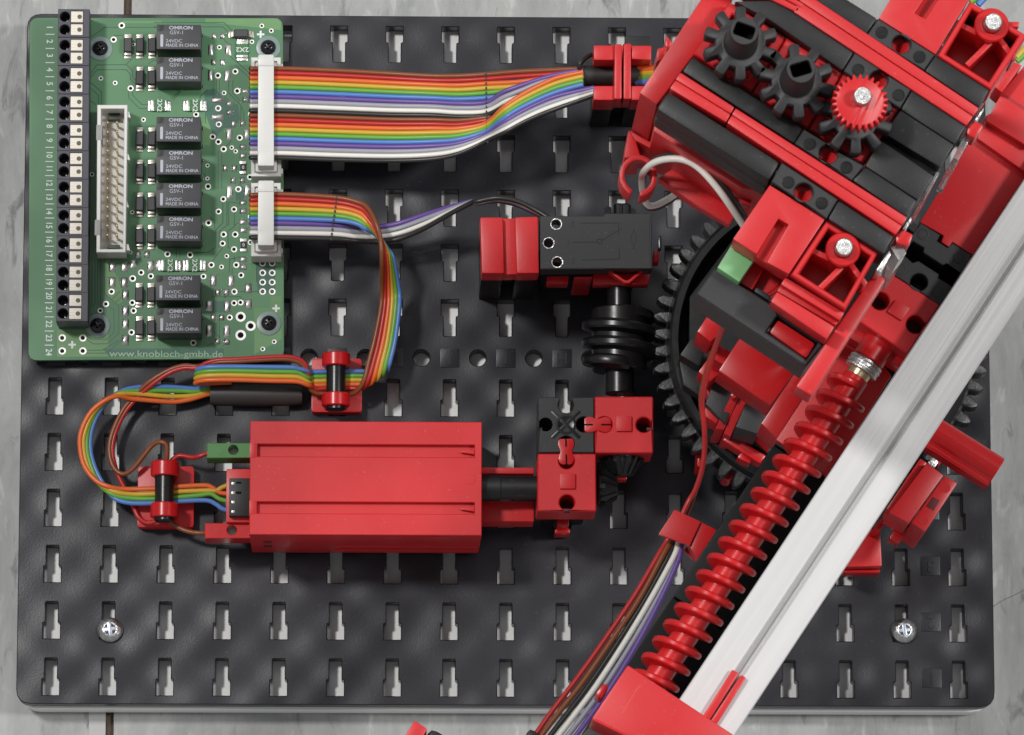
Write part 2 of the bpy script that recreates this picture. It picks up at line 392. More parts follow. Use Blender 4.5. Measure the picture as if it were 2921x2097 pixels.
nz0 = n.new('ShaderNodeTexNoise'); nz0.inputs['Scale'].default_value = 70; nz0.inputs['Detail'].default_value = 0; ln.new(tcc.outputs['Object'], nz0.inputs['Vector'])
sm = n.new('ShaderNodeMath'); sm.operation = 'MULTIPLY_ADD'; sm.inputs[1].default_value = 3.4; ln.new(nz0.outputs['Fac'], sm.inputs[0]); ln.new(am.outputs[0], sm.inputs[2])
b1 = n.new('ShaderNodeBump'); b1.inputs['Strength'].default_value = 1.0; b1.inputs['Distance'].default_value = .00026; ln.new(sm.outputs[0], b1.inputs['Height'])
b2 = n.new('ShaderNodeBump'); b2.inputs['Strength'].default_value = .14; b2.inputs['Distance'].default_value = .0002; ln.new(nz2.outputs['Fac'], b2.inputs['Height']); ln.new(b1.outputs[0], b2.inputs['Normal'])
ln.new(b2.outputs[0], n['Principled BSDF'].inputs['Normal'])
base = thing('base_plate', 'black slotted plastic base plate lying on the white board', 'base plate', (XC, YC, -5.6))
plate('panel', rounded([(XC-129.25, YC+93.4), (XC+129.25, YC+93.4), (XC+129.25, YC-93.4), (XC-129.25, YC-93.4)], 4.0), holes, 0, -5.5, pm, base, .22)
tiles = [(X0+(c-8)*15, 2.5, chr(ord('A')+16-c)) for c in range(17)]
tiles += [(TX, -3.44-15*r-4.6, str(6-r)) for r in range(6)]
tile0 = None
for x, y, s in tiles:
    bm = new(); add_poly(bm, [(x+a, y+b) for a, b in ((-2.55, 2.55), (2.55, 2.55), (2.55, -2.55), (-2.55, -2.55))], .22, -.4, .15)
    t = obj('number_tile' if s.isdigit() else 'letter_tile', bm, pm, base)
    bm = new(); add_text(bm, s, x, y, .2, 3.2, math.pi, thick=.30)
    obj('lettering', bm, BLK, t)

# two pan-head screws that hold the plate down
def screw(px, py, label):
    p = at(px, py, 2.2); t = thing('screw', label, 'screw', (p.x, p.y, 0), 'screws holding the base plate')
    bm = new(); add_lathe(bm, (p.x, p.y, .05), (p.x, p.y, 3), [(0, 3.2), (.4, 3.38), (1.1, 3.2), (1.9, 2.5), (2.3, 1.75), (2.32, 1.6), (1.6, .9), (1.5, .05)], 32)
    obj('head', bm, STEEL, t)
    bm = new()
    for k in range(2): add_poly(bm, rect(p.x, p.y, 4.0, .95, k*math.pi/2+.15), 2.30+.02*k, 1.2, .1)
    obj('drive_recess', bm, mat('screw_recess', (.42, .46, .54), .35, metal=.9, var=.2, scale=900), t)
screw(*Q(950, 712), 'silver cross-head screw near the bottom left corner of the base plate')
screw(*R(1090, 720), 'silver cross-head screw beside the number two tile at bottom right')

# ================================================================== CIRCUIT BOARD
ZP = 6.0
def pcb_material():
    m = bpy.data.materials.new('green_solder_mask'); m.use_nodes = True; nt = m.node_tree; n = nt.nodes; ln = nt.links; p = n['Principled BSDF']
    tc = n.new('ShaderNodeTexCoord')
    v = n.new('ShaderNodeTexVoronoi'); v.inputs['Scale'].default_value = 75; v.distance = 'CHEBYCHEV'; ln.new(tc.outputs['Object'], v.inputs['Vector'])
    nz = n.new('ShaderNodeTexNoise'); nz.inputs['Scale'].default_value = 40; ln.new(tc.outputs['Object'], nz.inputs['Vector'])
    cr = n.new('ShaderNodeValToRGB'); e = cr.color_ramp.elements
    e[0].position, e[0].color = .30, (.058, .165, .076, 1); e[1].position, e[1].color = .72, (.105, .255, .125, 1)
    ln.new(nz.outputs['Fac'], cr.inputs[0]); ln.new(cr.outputs[0], p.inputs['Base Color'])
    p.inputs['Roughness'].default_value = .3; p.inputs['Specular IOR Level'].default_value = .5
    return m
PCB = pcb_material()
TRACE = mat('trace_gap', (.024, .085, .045), .35, var=.1)
POUR = mat('copper_pour', (.135, .28, .115), .3, var=.12, scale=60)
c0 = at(445, 540, ZP)
board = thing('circuit_board', 'green relay circuit board with a black terminal strip', 'circuit board', (c0.x, c0.y, 0))
corn = wp([(85, 51), (807, 51.5), (810.5, 1023), (81, 1028)], ZP)
hl = [at(*f, ZP) for f in (P1(682, 418), P2(980, 410), P3(660, 1235), P4(985, 1213))]
bm = new(); add_poly(bm, rounded([(p.x, p.y) for p in corn], 2.4), ZP, ZP-1.6, .08, seg=1); obj('board', bm, PCB, board)
def flat_line(bm, f, pts, w, z=ZP+.012):
    ps = [at(*f(x, y), ZP) for x, y in pts]
    for i in range(len(ps)-1):
        a, b = ps[i], ps[i+1]; d = (b-a); d.normalize(); s = Vector((-d.y, d.x, 0))*w/2; e = d*w*.35
        bm.faces.new([bm.verts.new((q.x, q.y, z+.0005*(i % 2))) for q in (a-e+s, b+e+s, b+e-s, a-e-s)])
for f, pts in ((P3, [(310, 1270), (750, 1270), (750, 1500), (310, 1500)]), (P3, [(720, 960), (720, 670), (760, 660), (900, 1000), (830, 1060)]),
               (P2, [(440, 160), (1060, 160), (1090, 190), (1090, 260), (440, 190)]), (P1, [(880, 180), (1206, 180), (1206, 200), (880, 200)]),
               (P4, [(860, 1080), (1000, 1080), (1000, 980), (1095, 980), (1095, 1350), (860, 1480)]), (P2, [(420, 1060), (470, 930), (530, 930), (480, 1250), (420, 1250)])):
    bm = new(); bm.faces.new([bm.verts.new((p.x, p.y, ZP+.006)) for p in wp(Zs(f, pts), ZP)]); obj('copper_area', bm, POUR, board)
bm = new()
DARK = [(P2, [(430, 780), (520, 760), (560, 800), (640, 880), (720, 900), (740, 1030), (690, 1100), (600, 1100), (520, 1200), (440, 980)]), (P4, [(450, 1020), (680, 1020), (640, 1120), (450, 1120)]),
        (P3, [(700, 1430), (1206, 1430), (1206, 1500), (760, 1500)]), (P4, [(62, 1430), (600, 1430), (600, 1490), (62, 1490)]),
        (P4, [(700, 30), (740, 10), (780, 60), (770, 150), (700, 160)]), (P4, [(870, 660), (1040, 650), (1040, 950), (890, 960)])]
for f, pts in DARK:
    bm = new(); bm.faces.new([bm.verts.new((p.x, p.y, ZP+.009)) for p in wp(Zs(f, pts), ZP)]); obj('bare_area', bm, mat('mask_bare', (.045, .135, .090), .32, var=.08), board)
bm = new()                                                          # outlines of the traces
TR = [(P1, [(720, 236), (1206, 236)]), (P1, [(590, 330), (720, 236)]), (P1, [(830, 340), (800, 305), (960, 303)]), (P1, [(598, 635), (650, 560), (905, 555), (1010, 450)]),
      (P1, [(598, 665), (655, 600), (905, 600), (940, 640), (940, 680), (1010, 750)]), (P1, [(905, 555), (960, 610), (960, 665), (1020, 725)]),
      (P1, [(600, 710), (690, 790), (690, 900)]), (P1, [(600, 760), (665, 820), (665, 900)]), (P1, [(925, 790), (925, 840), (1020, 935), (1206, 930)]), (P1, [(960, 790), (960, 820), (1040, 900), (1120, 900)]),
      (P1, [(1100, 545), (1140, 520), (1206, 520)]), (P2, [(0, 195), (600, 195), (670, 265)]), (P2, [(0, 232), (590, 232), (640, 285)]), (P2, [(600, 340), (660, 400), (660, 490), (830, 640)]),
      (P2, [(690, 470), (720, 540), (830, 640)]), (P2, [(535, 690), (535, 800), (560, 820)]), (P2, [(560, 690), (560, 830)]), (P2, [(640, 700), (640, 800), (740, 900), (770, 960), (770, 1040)]),
      (P2, [(675, 690), (675, 800), (740, 870)]), (P2, [(600, 820), (650, 880)]), (P2, [(150, 730), (210, 790), (150, 850)]), (P2, [(180, 720), (225, 790), (165, 860)]), (P2, [(460, 770), (395, 830), (395, 850)]),
      (P2, [(500, 920), (440, 970), (440, 1060)]), (P2, [(745, 920), (745, 1040)]), (P2, [(660, 1210), (640, 1240), (600, 1270)]), (P2, [(550, 1300), (550, 1620)]), (P2, [(580, 1330), (580, 1620)]),
      (P4, [(590, 170), (590, 350), (530, 410), (530, 560), (470, 600), (330, 610)]), (P4, [(625, 160), (625, 370), (560, 420), (555, 560)]), (P4, [(690, 260), (690, 380), (635, 420), (635, 560), (700, 600)]),
      (P4, [(720, 350), (690, 370)]), (P4, [(740, 180), (640, 170), (640, 370)]), (P4, [(735, 650), (650, 660), (645, 780)]), (P4, [(590, 560), (500, 680), (495, 700)]), (P4, [(480, 300), (520, 330), (520, 400)]),
      (P4, [(670, 740), (670, 790)]), (P4, [(880, 680), (880, 850), (930, 900)]), (P4, [(690, 940), (920, 940)]), (P4, [(500, 985), (740, 985), (760, 1010)]), (P4, [(690, 640), (690, 720)]),
      (P4, [(190, 540), (190, 650)]), (P4, [(220, 540), (220, 650)]), (P4, [(330, 1385), (380, 1420), (430, 1420), (500, 1385)]), (P4, [(560, 1190), (560, 1350)]), (P4, [(520, 1290), (560, 1330)]),
      (P3, [(610, 640), (610, 1030), (590, 1060)]), (P3, [(637, 640), (637, 1040), (590, 1090)]), (P3, [(660, 640), (660, 1060)]), (P3, [(685, 640), (685, 1080)]), (P3, [(590, 430), (640, 380)]), (P3, [(590, 400), (650, 340)]),
      (P3, [(720, 960), (840, 1060), (840, 1300), (740, 1390), (620, 1390), (560, 1350)]), (P3, [(760, 1070), (800, 1100), (800, 1290), (740, 1350), (600, 1350), (560, 1320)]), (P3, [(560, 1445), (700, 1445), (840, 1360)]),
      (P3, [(560, 1470), (740, 1470), (860, 1360)]), (P3, [(720, 670), (720, 960)]), (P3, [(790, 1000), (850, 940)]), (P3, [(820, 1030), (860, 990)]), (P1, [(590, 860), (630, 890), (640, 900)]),
      (P2, [(420, 1490), (470, 1540), (460, 1580)]), (P4, [(650, 940), (600, 1000)]), (P2, [(610, 300), (720, 330)]), (P2, [(700, 560), (830, 680)])]
for f, pts in TR: flat_line(bm, f, pts, .22)
o = obj('traces', bm, TRACE, board); o['kind'] = 'stuff'

# printed numbers, crosses and web address
bm = new()
x0, y0 = P1(245, 235); x1, y1 = P3(237, 1462)
for i in range(24):
    t = i/23; p = at(x0+(x1-x0)*t, y0+(y1-y0)*t, ZP)
    add_text(bm, str(i+1), p.x, p.y, ZP+.01, 1.62, -math.pi/2, .95 if i < 9 else .84, 0, .012)
    if i < 23:
        q = at(x0+(x1-x0)*(t+.5/23)+1.5, y0+(y1-y0)*(t+.5/23), ZP)
        bm.faces.new([bm.verts.new((a, b, ZP+.012)) for a, b in rect(q.x, q.y, 2.35, .22)])
obj('printed_numbers', bm, INK, board)['kind'] = 'stuff'
for f, x, y in ((P2, 915, 296), (P3, 440, 1397), (P4, 1048, 1085)):
    p = at(*f(x, y), ZP); bm = new()
    a_, b_ = .275, 1.0
    bm.faces.new([bm.verts.new((p.x+u_, p.y+v_, ZP+.013)) for u_, v_ in ((a_, a_), (b_, a_), (b_, -a_), (a_, -a_), (a_, -b_), (-a_, -b_), (-a_, -a_), (-b_, -a_), (-b_, a_), (-a_, a_), (-a_, b_), (a_, b_))])
    obj('printed_cross', bm, INK, board)
bm = new(); a = at(*P3(760, 1478), ZP); b = at(*P4(590, 1478), ZP)
add_text(bm, 'www.knobloch-gmbh.de', (a.x+b.x)/2, (a.y+b.y)/2, ZP+.015, 1.75, 0, 1.0, 0, .0)
vs = [v.co.x for v in bm.verts]; k = (b.x-a.x)/(max(vs)-min(vs)); mid = (max(vs)+min(vs))/2
for v in bm.verts: v.co.x = (a.x+b.x)/2+(v.co.x-mid)*k
obj('printed_address', bm, mat('green_ink', (.30, .46, .30), .4), board)

# vias: plated ring with a dark hole
VI = [(P1, 866, 220, 28), (P1, 796, 341, 27), (P1, 967, 383, 16), (P1, 687, 674, 20), (P1, 809, 714, 20), (P1, 942, 760, 26), (P1, 1053, 1030, 20), (P1, 611, 1500, 20),
      (P2, 925, 223, 20), (P2, 1006, 265, 20), (P2, 840, 360, 19), (P2, 560, 407, 20), (P2, 697, 615, 26), (P2, 547, 650, 27), (P2, 714, 783, 28), (P2, 600, 800, 20), (P2, 550, 932, 27), (P2, 830, 983, 25),
      (P2, 360, 985, 25), (P2, 555, 1070, 26), (P2, 503, 1176, 26), (P2, 735, 1185, 27), (P2, 552, 1220, 27), (P2, 597, 1283, 27), (P2, 666, 1270, 19), (P2, 700, 1302, 19), (P2, 458, 1424, 18), (P2, 458, 1536, 18), (P2, 822, 1524, 25),
      (P2, 463, 1604, 28), (P4, 723, 60, 27), (P4, 594, 145, 26), (P4, 686, 233, 26), (P4, 553, 252, 26), (P4, 828, 296, 24), (P4, 467, 350, 28), (P4, 597, 449, 27), (P4, 696, 449, 28), (P4, 588, 527, 26), (P4, 828, 517, 24), (P4, 686, 577, 27), (P4, 114, 619, 27), (P4, 308, 625, 28),
      (P4, 623, 635, 20), (P4, 491, 711, 27), (P4, 578, 728, 20), (P4, 705, 711, 27), (P4, 747, 800, 26), (P4, 423, 810, 25), (P4, 689, 941, 27), (P4, 686, 1039, 26), (P4, 742, 1034, 26), (P4, 649, 1163, 26), (P4, 743, 1157, 44), (P4, 829, 1236, 44), (P4, 743, 1315, 46), (P4, 336, 1382, 27), (P4, 933, 1434, 20), (P4, 1031, 1372, 20),
      (P3, 354, 1339, 32), (P3, 531, 1339, 32), (P3, 354, 1451, 32), (P3, 531, 1451, 32), (P3, 957, 258, 18), (P3, 942, 603, 16), (P3, 1033, 777, 27), (P3, 1116, 808, 26), (P3, 960, 828, 29), (P3, 778, 941, 27), (P3, 957, 1036, 27), (P3, 730, 1047, 27), (P3, 968, 1105, 27), (P3, 682, 1104, 24), (P3, 950, 1291, 27)]
for yy in (697, 779, 860, 940):
    for xx in (932, 1014): VI.append((P4, xx, yy, 29))
via0 = {}
for f, x, y, r in VI:
    p = at(*f(x, y), ZP); rr = r/3.015/10.73
    if not via0:
        bm = new(); n8 = 16
        for (ra, rb, mi) in ((.0, .56, 1), (.56, 1.0, 0)):
            for i in range(n8):
                t0, t1 = 2*math.pi*i/n8, 2*math.pi*(i+1)/n8; z0, z1 = (.005, .02) if mi else (.03, .01)
                if ra == 0: q = [(0, 0, .005), (rb*math.cos(t0), rb*math.sin(t0), .012), (rb*math.cos(t1), rb*math.sin(t1), .012)]
                else: q = [(ra*math.cos(t0), ra*math.sin(t0), .012), (rb*math.cos(t0), rb*math.sin(t0), .03), (rb*math.cos(t1), rb*math.sin(t1), .03), (ra*math.cos(t1), ra*math.sin(t1), .012)]
                bm.faces.new([bm.verts.new(Vector(k)+Vector((p.x, p.y, ZP))) for k in q]).material_index = mi
        bmesh.ops.remove_doubles(bm, verts=bm.verts, dist=.001)
        v0 = obj('via', bm, [RING, HOLE], board, (p.x, p.y, ZP)); via0['v'] = v0
    else: v0 = dup(via0['v'], board, (p.x, p.y, ZP))
    v0.scale = (rr, rr, 1)

# solder joints: small bright lumps
SO = [(P2, 515, 312, 42, 55), (P2, 588, 310, 45, 55), (P2, 485, 428, 44, 100), (P2, 636, 430, 56, 105), (P2, 510, 536, 44, 55), (P2, 587, 536, 44, 60), (P2, 482, 648, 42, 100), (P2, 630, 652, 56, 105),
      (P2, 785, 787, 66, 46), (P2, 787, 860, 60, 46), (P2, 548, 860, 104, 50), (P2, 548, 1008, 104, 54), (P2, 648, 893, 58, 48), (P2, 648, 968, 58, 42), (P2, 683, 1065, 48, 56), (P2, 761, 1062, 48, 56), (P2, 647, 1155, 56, 105), (P2, 797, 1155, 54, 100),
      (P2, 763, 1265, 60, 44), (P2, 764, 1340, 60, 46), (P2, 612, 1446, 46, 58), (P2, 690, 1446, 46, 58), (P2, 681, 1552, 48, 56), (P2, 758, 1552, 48, 56),
      (P4, 648, 85, 58, 120), (P4, 800, 70, 58, 110), (P4, 764, 178, 62, 46), (P4, 766, 250, 62, 50), (P4, 764, 342, 66, 48), (P4, 768, 412, 66, 48), (P4, 766, 662, 60, 46), (P4, 766, 730, 62, 50), (P4, 508, 845, 56, 105), (P4, 660, 850, 56, 105),
      (P4, 547, 947, 46, 58), (P4, 621, 947, 46, 58), (P4, 808, 912, 62, 85), (P4, 810, 1050, 62, 90), (P4, 470, 1065, 58, 92), (P4, 627, 1068, 58, 100), (P4, 507, 1163, 46, 52), (P4, 580, 1163, 46, 52), (P4, 469, 1278, 52, 100), (P4, 624, 1280, 56, 110),
      (P4, 545, 1370, 46, 52), (P4, 624, 1372, 52, 52), (P3, 785, 727, 60, 88), (P3, 888, 727, 60, 88), (P3, 963, 705, 58, 78), (P3, 785, 860, 60, 92), (P3, 887, 862, 60, 92), (P3, 897, 968, 60, 88), (P3, 898, 1108, 60, 92), (P3, 898, 1220, 62, 90), (P3, 897, 1358, 62, 90),
      (P3, 1005, 625, 46, 58), (P3, 1083, 622, 46, 58), (P3, 1115, 720, 58, 95), (P3, 1178, 715, 46, 95), (P2, 423, 305, 14, 32), (P2, 423, 585, 14, 32), (P2, 423, 745, 14, 32), (P2, 421, 1108, 14, 34), (P2, 421, 1265, 14, 30), (P2, 421, 1385, 14, 30), (P2, 421, 1545, 14, 30), (P4, 421, 97, 14, 34), (P4, 423, 380, 14, 34), (P4, 425, 537, 14, 34), (P4, 421, 885, 14, 34), (P4, 421, 1045, 14, 34), (P4, 421, 1168, 14, 34)]
sol0 = None
for f, x, y, wz, hz in SO:
    p = at(*f(x, y), ZP); wx, wy = wz/3.015/10.73, hz/3.015/10.73
    if sol0 is None:
        bm = new(); g = 6; grid = {}
        for i in range(g+1):
            for j in range(g+1):
                a, b = i/g*2-1, j/g*2-1
                h = .04+.55*(1-a*a)**.6*(1-b*b)**.6
                grid[i, j] = bm.verts.new((p.x+a*.5*(1-.06*b*b), p.y+b*.5*(1-.06*a*a), ZP+h*(.8+.3*mnoise(Vector((a*2, b*2, 1))))))
        for i in range(g):
            for j in range(g): bm.faces.new((grid[i, j], grid[i+1, j], grid[i+1, j+1], grid[i, j+1]))
        s0 = sol0 = obj('solder_joint', bm, SOLDER, board, (p.x, p.y, ZP), ang=80)
    else: s0 = dup(sol0, board, (p.x, p.y, ZP))
    s0.scale = (wx, wy, random.uniform(.8, 1.15)); s0.rotation_euler = (0, 0, random.choice((0, math.pi)))
bm = new()                                                          # stray beads of solder
for k in range(60):
    f, x, y, wz, hz = random.choice(SO[:54]); x += random.choice((-1, 1))*(wz*.5+random.uniform(2, 16)); y += random.choice((-1, 1))*random.uniform(0, hz*.55)
    p = at(*f(x, y), ZP); r = random.uniform(.08, .22)
    bmesh.ops.create_icosphere(bm, subdivisions=1, radius=r, matrix=Matrix.Translation((p.x, p.y, ZP+r*.3)))
o = obj('solder_beads', bm, SOLDER, board, ang=80); o['kind'] = 'stuff'

# relays
RP = [(447.3, 69.7), (446.8, 161.9), (446.5, 332.8), (447, 427), (446.3, 521.7), (446.8, 616.2), (444.6, 784.8), (446.8, 878.5)]
rel0 = None
for rx, ry in RP:
    q = at(rx, ry, ZP+10); W_, H_ = 11.75, 6.75
    o0 = Vector((q.x+W_/2, q.y-H_/2, ZP))
    if rel0: dup(rel0, board, o0).rotation_euler = (0, 0, random.uniform(-.012, .012)); continue
    x, y, zt = o0.x, o0.y, ZP+10
    bm = new(); add_poly(bm, rect(x, y, W_, H_), zt, ZP+.35, .22)
    rel0 = obj('relay', bm, RELAY, board, o0)
    bm = new(); add_text(bm, 'OMRON', x+.55, y+2.45, zt+.004, .92, 0, 1.28, .0, .022)
    add_text(bm, 'G5V-1', x-2.45, y+1.15, zt+.004, 1.0, 0, 1.0, 0, .0, align='LEFT')
    add_text(bm, '24VDC', x-3.45, y-1.15, zt+.004, .90, 0, 1.12, 0, .0, align='LEFT')
    add_text(bm, 'MADE IN CHINA', x-3.45, y-2.32, zt+.004, .88, 0, .93, 0, .006, align='LEFT')
    obj('lettering', bm, INKG, rel0)
    bm = new(); add_poly(bm, rounded(rect(x-4.5, y-1.05, .75, 3.4), .3, 3), zt+.012, zt-.1, 0)
    obj('marking_bar', bm, INKG, rel0)
    bm = new(); add_poly(bm, rounded([(x-W_/2+.1, y+H_/2-.1), (x-W_/2+1.9, y+H_/2-.1), (x-W_/2+1.9, y+H_/2-1.4), (x-W_/2+1.3, y+H_/2-1.85), (x-W_/2+.1, y+H_/2-1.85)], .3, 3), zt+.03, zt-.2, .02)
    add_lathe(bm, (x-W_/2+.95, y+H_/2-.95, zt), (x-W_/2+.95, y+H_/2-.95, zt+1), [(0, .42), (.1, .34), (.12, .1)], 12)
    obj('vent_corner', bm, mat('relay_corner', (.018, .018, .02), .5), rel0)
# diodes
DI = [(P1, 918, 385, 0), (P1, 1020, 385, 0), (P1, 1125, 385, 0), (P1, 1020, 665, 0), (P1, 1122, 665, 0), (P1, 1020, 1188, 0), (P1, 1122, 1188, 0), (P1, 1020, 1467, 0), (P1, 1122, 1467, 0),
      (P3, 1020, 182, 0), (P3, 1120, 182, 0), (P3, 1018, 460, 0), (P3, 1119, 460, 0), (P3, 1015, 962, 0), (P3, 1117, 962, 0), (P3, 1017, 1248, 0), (P3, 1118, 1248, 0), (P2, 748, 285, math.pi/2)]
d0 = None
for f, x, y, r in DI:
    p = at(*f(x, y), ZP+2.1); o0 = Vector((p.x, p.y, ZP))
    if d0: k = dup(d0, board, o0)
    else:
        bm = new(); add_poly(bm, rect(p.x, p.y, 2.2, 3.9), ZP+2.1, ZP+.2, .28, seg=1)
        k = d0 = obj('diode', bm, mat('diode_body', (.040, .040, .042), .5), board, o0)
        bm = new()
        for s in (-1, 1):
            add_poly(bm, rect(p.x, p.y+s*2.2, 1.65, .9), ZP+1.15, ZP+.05, .12)
            add_poly(bm, rect(p.x, p.y+s*3.0, 1.85, .8), ZP+.35, ZP-.01, .15)
        obj('lead', bm, TIN, k)
    k.rotation_euler = (0, 0, r+random.uniform(-.03, .03))
# green fuses marked 2X2
FU = [(P2, 758, 425, math.pi), (P2, 45, 907, -math.pi/2), (P2, 350, 907, -math.pi/2), (P4, 135, 714, -math.pi/2), (P4, 347, 714, -math.pi/2)]
f0 = None
for f, x, y, r in FU:
    p = at(*f(x, y), ZP+.9); o0 = Vector((p.x, p.y, ZP))
    if f0: k = dup(f0, board, o0)
    else:
        bm = new(); add_poly(bm, rect(p.x, p.y, 2.95, 3.1), ZP+.85, ZP+.05, .05, seg=1)
        k = f0 = obj('fuse', bm, mat('fuse_green', (.045, .17, .055), .3, var=.05), board, o0)
        bm = new()
        for s in (-1, 1):
            add_poly(bm, rect(p.x, p.y+s*1.85, 3.0, .75), ZP+.95, ZP+.02, .14); add_poly(bm, rect(p.x, p.y+s*2.6, 2.9, .95), ZP+.5, ZP-.01, .2)
        obj('end_cap', bm, SOLDER, k)
        bm = new(); add_text(bm, '2X2', p.x, p.y, ZP+.86, 1.25, 0, 1.15, 0, .012); obj('lettering', bm, INK, k)
    k.rotation_euler = (0, 0, r)
# chip resistors marked 0
c0_ = None
for f, x, y in ((P2, 764, 1440), (P4, 768, 540)):
    p = at(*f(x, y), ZP+.5); o0 = Vector((p.x, p.y, ZP))
    if c0_: dup(c0_, board, o0); continue
    bm = new(); add_poly(bm, rect(p.x, p.y, 1.5, 1.9), ZP+.5, ZP+.02, .05, seg=1); c0_ = obj('chip_resistor', bm, BLK, board, o0)
    bm = new()
    for s in (-1, 1): add_poly(bm, rect(p.x, p.y+s*1.35, 1.75, .85), ZP+.52, ZP, .15)
    obj('end_cap', bm, SOLDER, c0_)
    bm = new(); add_text(bm, '0', p.x, p.y, ZP+.51, .9, 0, 1, 0, .01); obj('lettering', bm, INK, c0_)
# board screws with washers
sc0 = None
for p in hl:
    o0 = Vector((p.x, p.y, ZP))
    if sc0: dup(sc0, board, o0); continue
    bm = new(); add_lathe(bm, (p.x, p.y, ZP+.02), (p.x, p.y, ZP+5), [(0, 2.0), (.5, 2.05), (1.1, 1.75), (1.55, 1.1), (1.6, .95), (1.0, .5), (.9, .05)], 24)
    for k in range(2): add_poly(bm, rect(p.x, p.y, 2.0, .45, k*math.pi/2+.6), ZP+1.58+.01*k, ZP+.8, .05)
    sc0 = obj('board_screw', bm, mat('black_steel', (.05, .05, .055), .22, metal=.8, var=.2, scale=900), board, o0)
    bm = new(); add_lathe(bm, (p.x, p.y, ZP+.01), (p.x, p.y, ZP+1), [(0, 3.3), (.25, 3.25), (.3, 3.1), (.3, 1.5)], 32); obj('washer', bm, WASH, sc0)
    bm = new(); add_lathe(bm, (p.x, p.y, .02), (p.x, p.y, ZP), [(0, 3), (ZP-1.62, 3)], 20); obj('standoff', bm, BLK, sc0)

# terminal strip: eleven two-pole blocks
ZT = ZP+11
t0 = None
for i in range(11):
    ya = 25.5+(916-25.5)*i/11; yb = 25.5+(916-25.5)*(i+1)/11; xm = 210.5+(205.3-210.5)*(i+.5)/11
    a, b = at(xm, ya, ZT), at(xm, yb, ZT); x, y, hh = (a.x+b.x)/2, (a.y+b.y)/2, a.y-b.y; o0 = Vector((x, y, ZP))
    if t0: dup(t0, board, o0); continue
    ww = 8.35; hs = []
    for s in (1, -1):
        cy = y+s*1.76-.0; hs.append(circ(x-2.38, cy, 1.38, 20)); hs.append(rect(x+.83, cy, 3.3, 3.1))
    t0 = plate('terminal_block', rect(x, y, ww, hh-.08), hs, ZT, ZP+4.5, TERM, board, .10, o0)
    bm = new(); add_poly(bm, rect(x, y, ww-.3, hh-.3), ZP+4.4, ZP+.02, 0); obj('block_base', bm, TERM, t0)
    for s in (1, -1):
        cy = y+s*1.76
        bm = new(); add_poly(bm, rect(x+.83, cy, 3.15, 2.95), ZT-.15, ZT-3, .08)
        add_lathe(bm, (x+1.55, cy, ZT-.149), (x+1.55, cy, ZT+1), [(0, .62), (.012, .60), (.012, .02)], 16, mi=1)
        for d in (-.55, .2): add_poly(bm, [(x-.7, cy+d-.04), (x-.7, cy+d+.04), (x+.55, cy+d+.04), (x+.55, cy+d-.04)], ZT-.138, ZT-.3, 0, mi=2)
        obj('push_button', bm, [CREAM, mat('button_bore', (.10, .085, .06), .6), mat('button_line', (.50, .46, .39), .5)], t0)
        bm = new(); add_poly(bm, rect(x-2.0, cy-.2, .35, 1.2), ZP+6.5, ZP+4.45, .05); obj('clamp_spring', bm, TIN, t0)

# shrouded pin header
ZH = ZP+8.8
oh = wp(Zs(P1, [(655, 902), (915, 902)])+Zs(P3, [(900, 602), (648, 602)]), ZH)
ih = wp(Zs(P1, [(688, 935), (888, 935)])+Zs(P3, [(876, 575), (680, 575)]), ZH)
hd = plate('pin_header', [(p.x, p.y) for p in oh], [[(p.x, p.y) for p in ih]], ZH, ZP+.3, LGREY, board, .15)
bm = new(); add_poly(bm, [(p.x, p.y) for p in ih], ZP+1.2, ZP+.1, 0); obj('header_floor', bm, LGREY, hd)
for k, (f, x, y) in enumerate(((P1, 668, 1140), (P3, 655, 390))):
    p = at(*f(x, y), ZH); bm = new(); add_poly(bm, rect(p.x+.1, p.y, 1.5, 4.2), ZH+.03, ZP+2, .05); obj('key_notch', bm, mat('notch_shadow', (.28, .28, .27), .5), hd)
for k, (f, x, y) in enumerate(((P1, 925, 985), (P1, 920, 1350), (P3, 910, 190), (P3, 920, 560))):
    p = at(*f(x, y), ZH-1); bm = new(); add_poly(bm, [(p.x-.6, p.y+.9), (p.x+.1, p.y+.8), (p.x+.55, p.y-.8), (p.x-.6, p.y-.8)], ZH-1, ZP+3, .05); obj('side_catch', bm, LGREY, hd)
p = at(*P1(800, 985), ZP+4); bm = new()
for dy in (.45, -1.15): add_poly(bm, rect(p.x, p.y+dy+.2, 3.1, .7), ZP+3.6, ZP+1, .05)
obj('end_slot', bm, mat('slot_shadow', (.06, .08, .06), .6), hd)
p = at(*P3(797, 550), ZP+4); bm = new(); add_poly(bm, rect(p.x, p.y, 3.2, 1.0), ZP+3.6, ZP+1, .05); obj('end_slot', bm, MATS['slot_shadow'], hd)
pin0 = None
for i in range(13):
    for j in range(2):
        f, x, y = P1, 745-3.5*i/12+80*j, 1052+80.6*i
        p = at(*f(x, y), ZP+7.2); o0 = Vector((p.x, p.y, ZP))
        if pin0: dup(pin0, hd, o0); continue
        bm = new(); add_poly(bm, rect(p.x, p.y, .62, .62), ZP+7.2, ZP+1, .16, seg=1); pin0 = obj('pin', bm, GOLD, hd, o0)

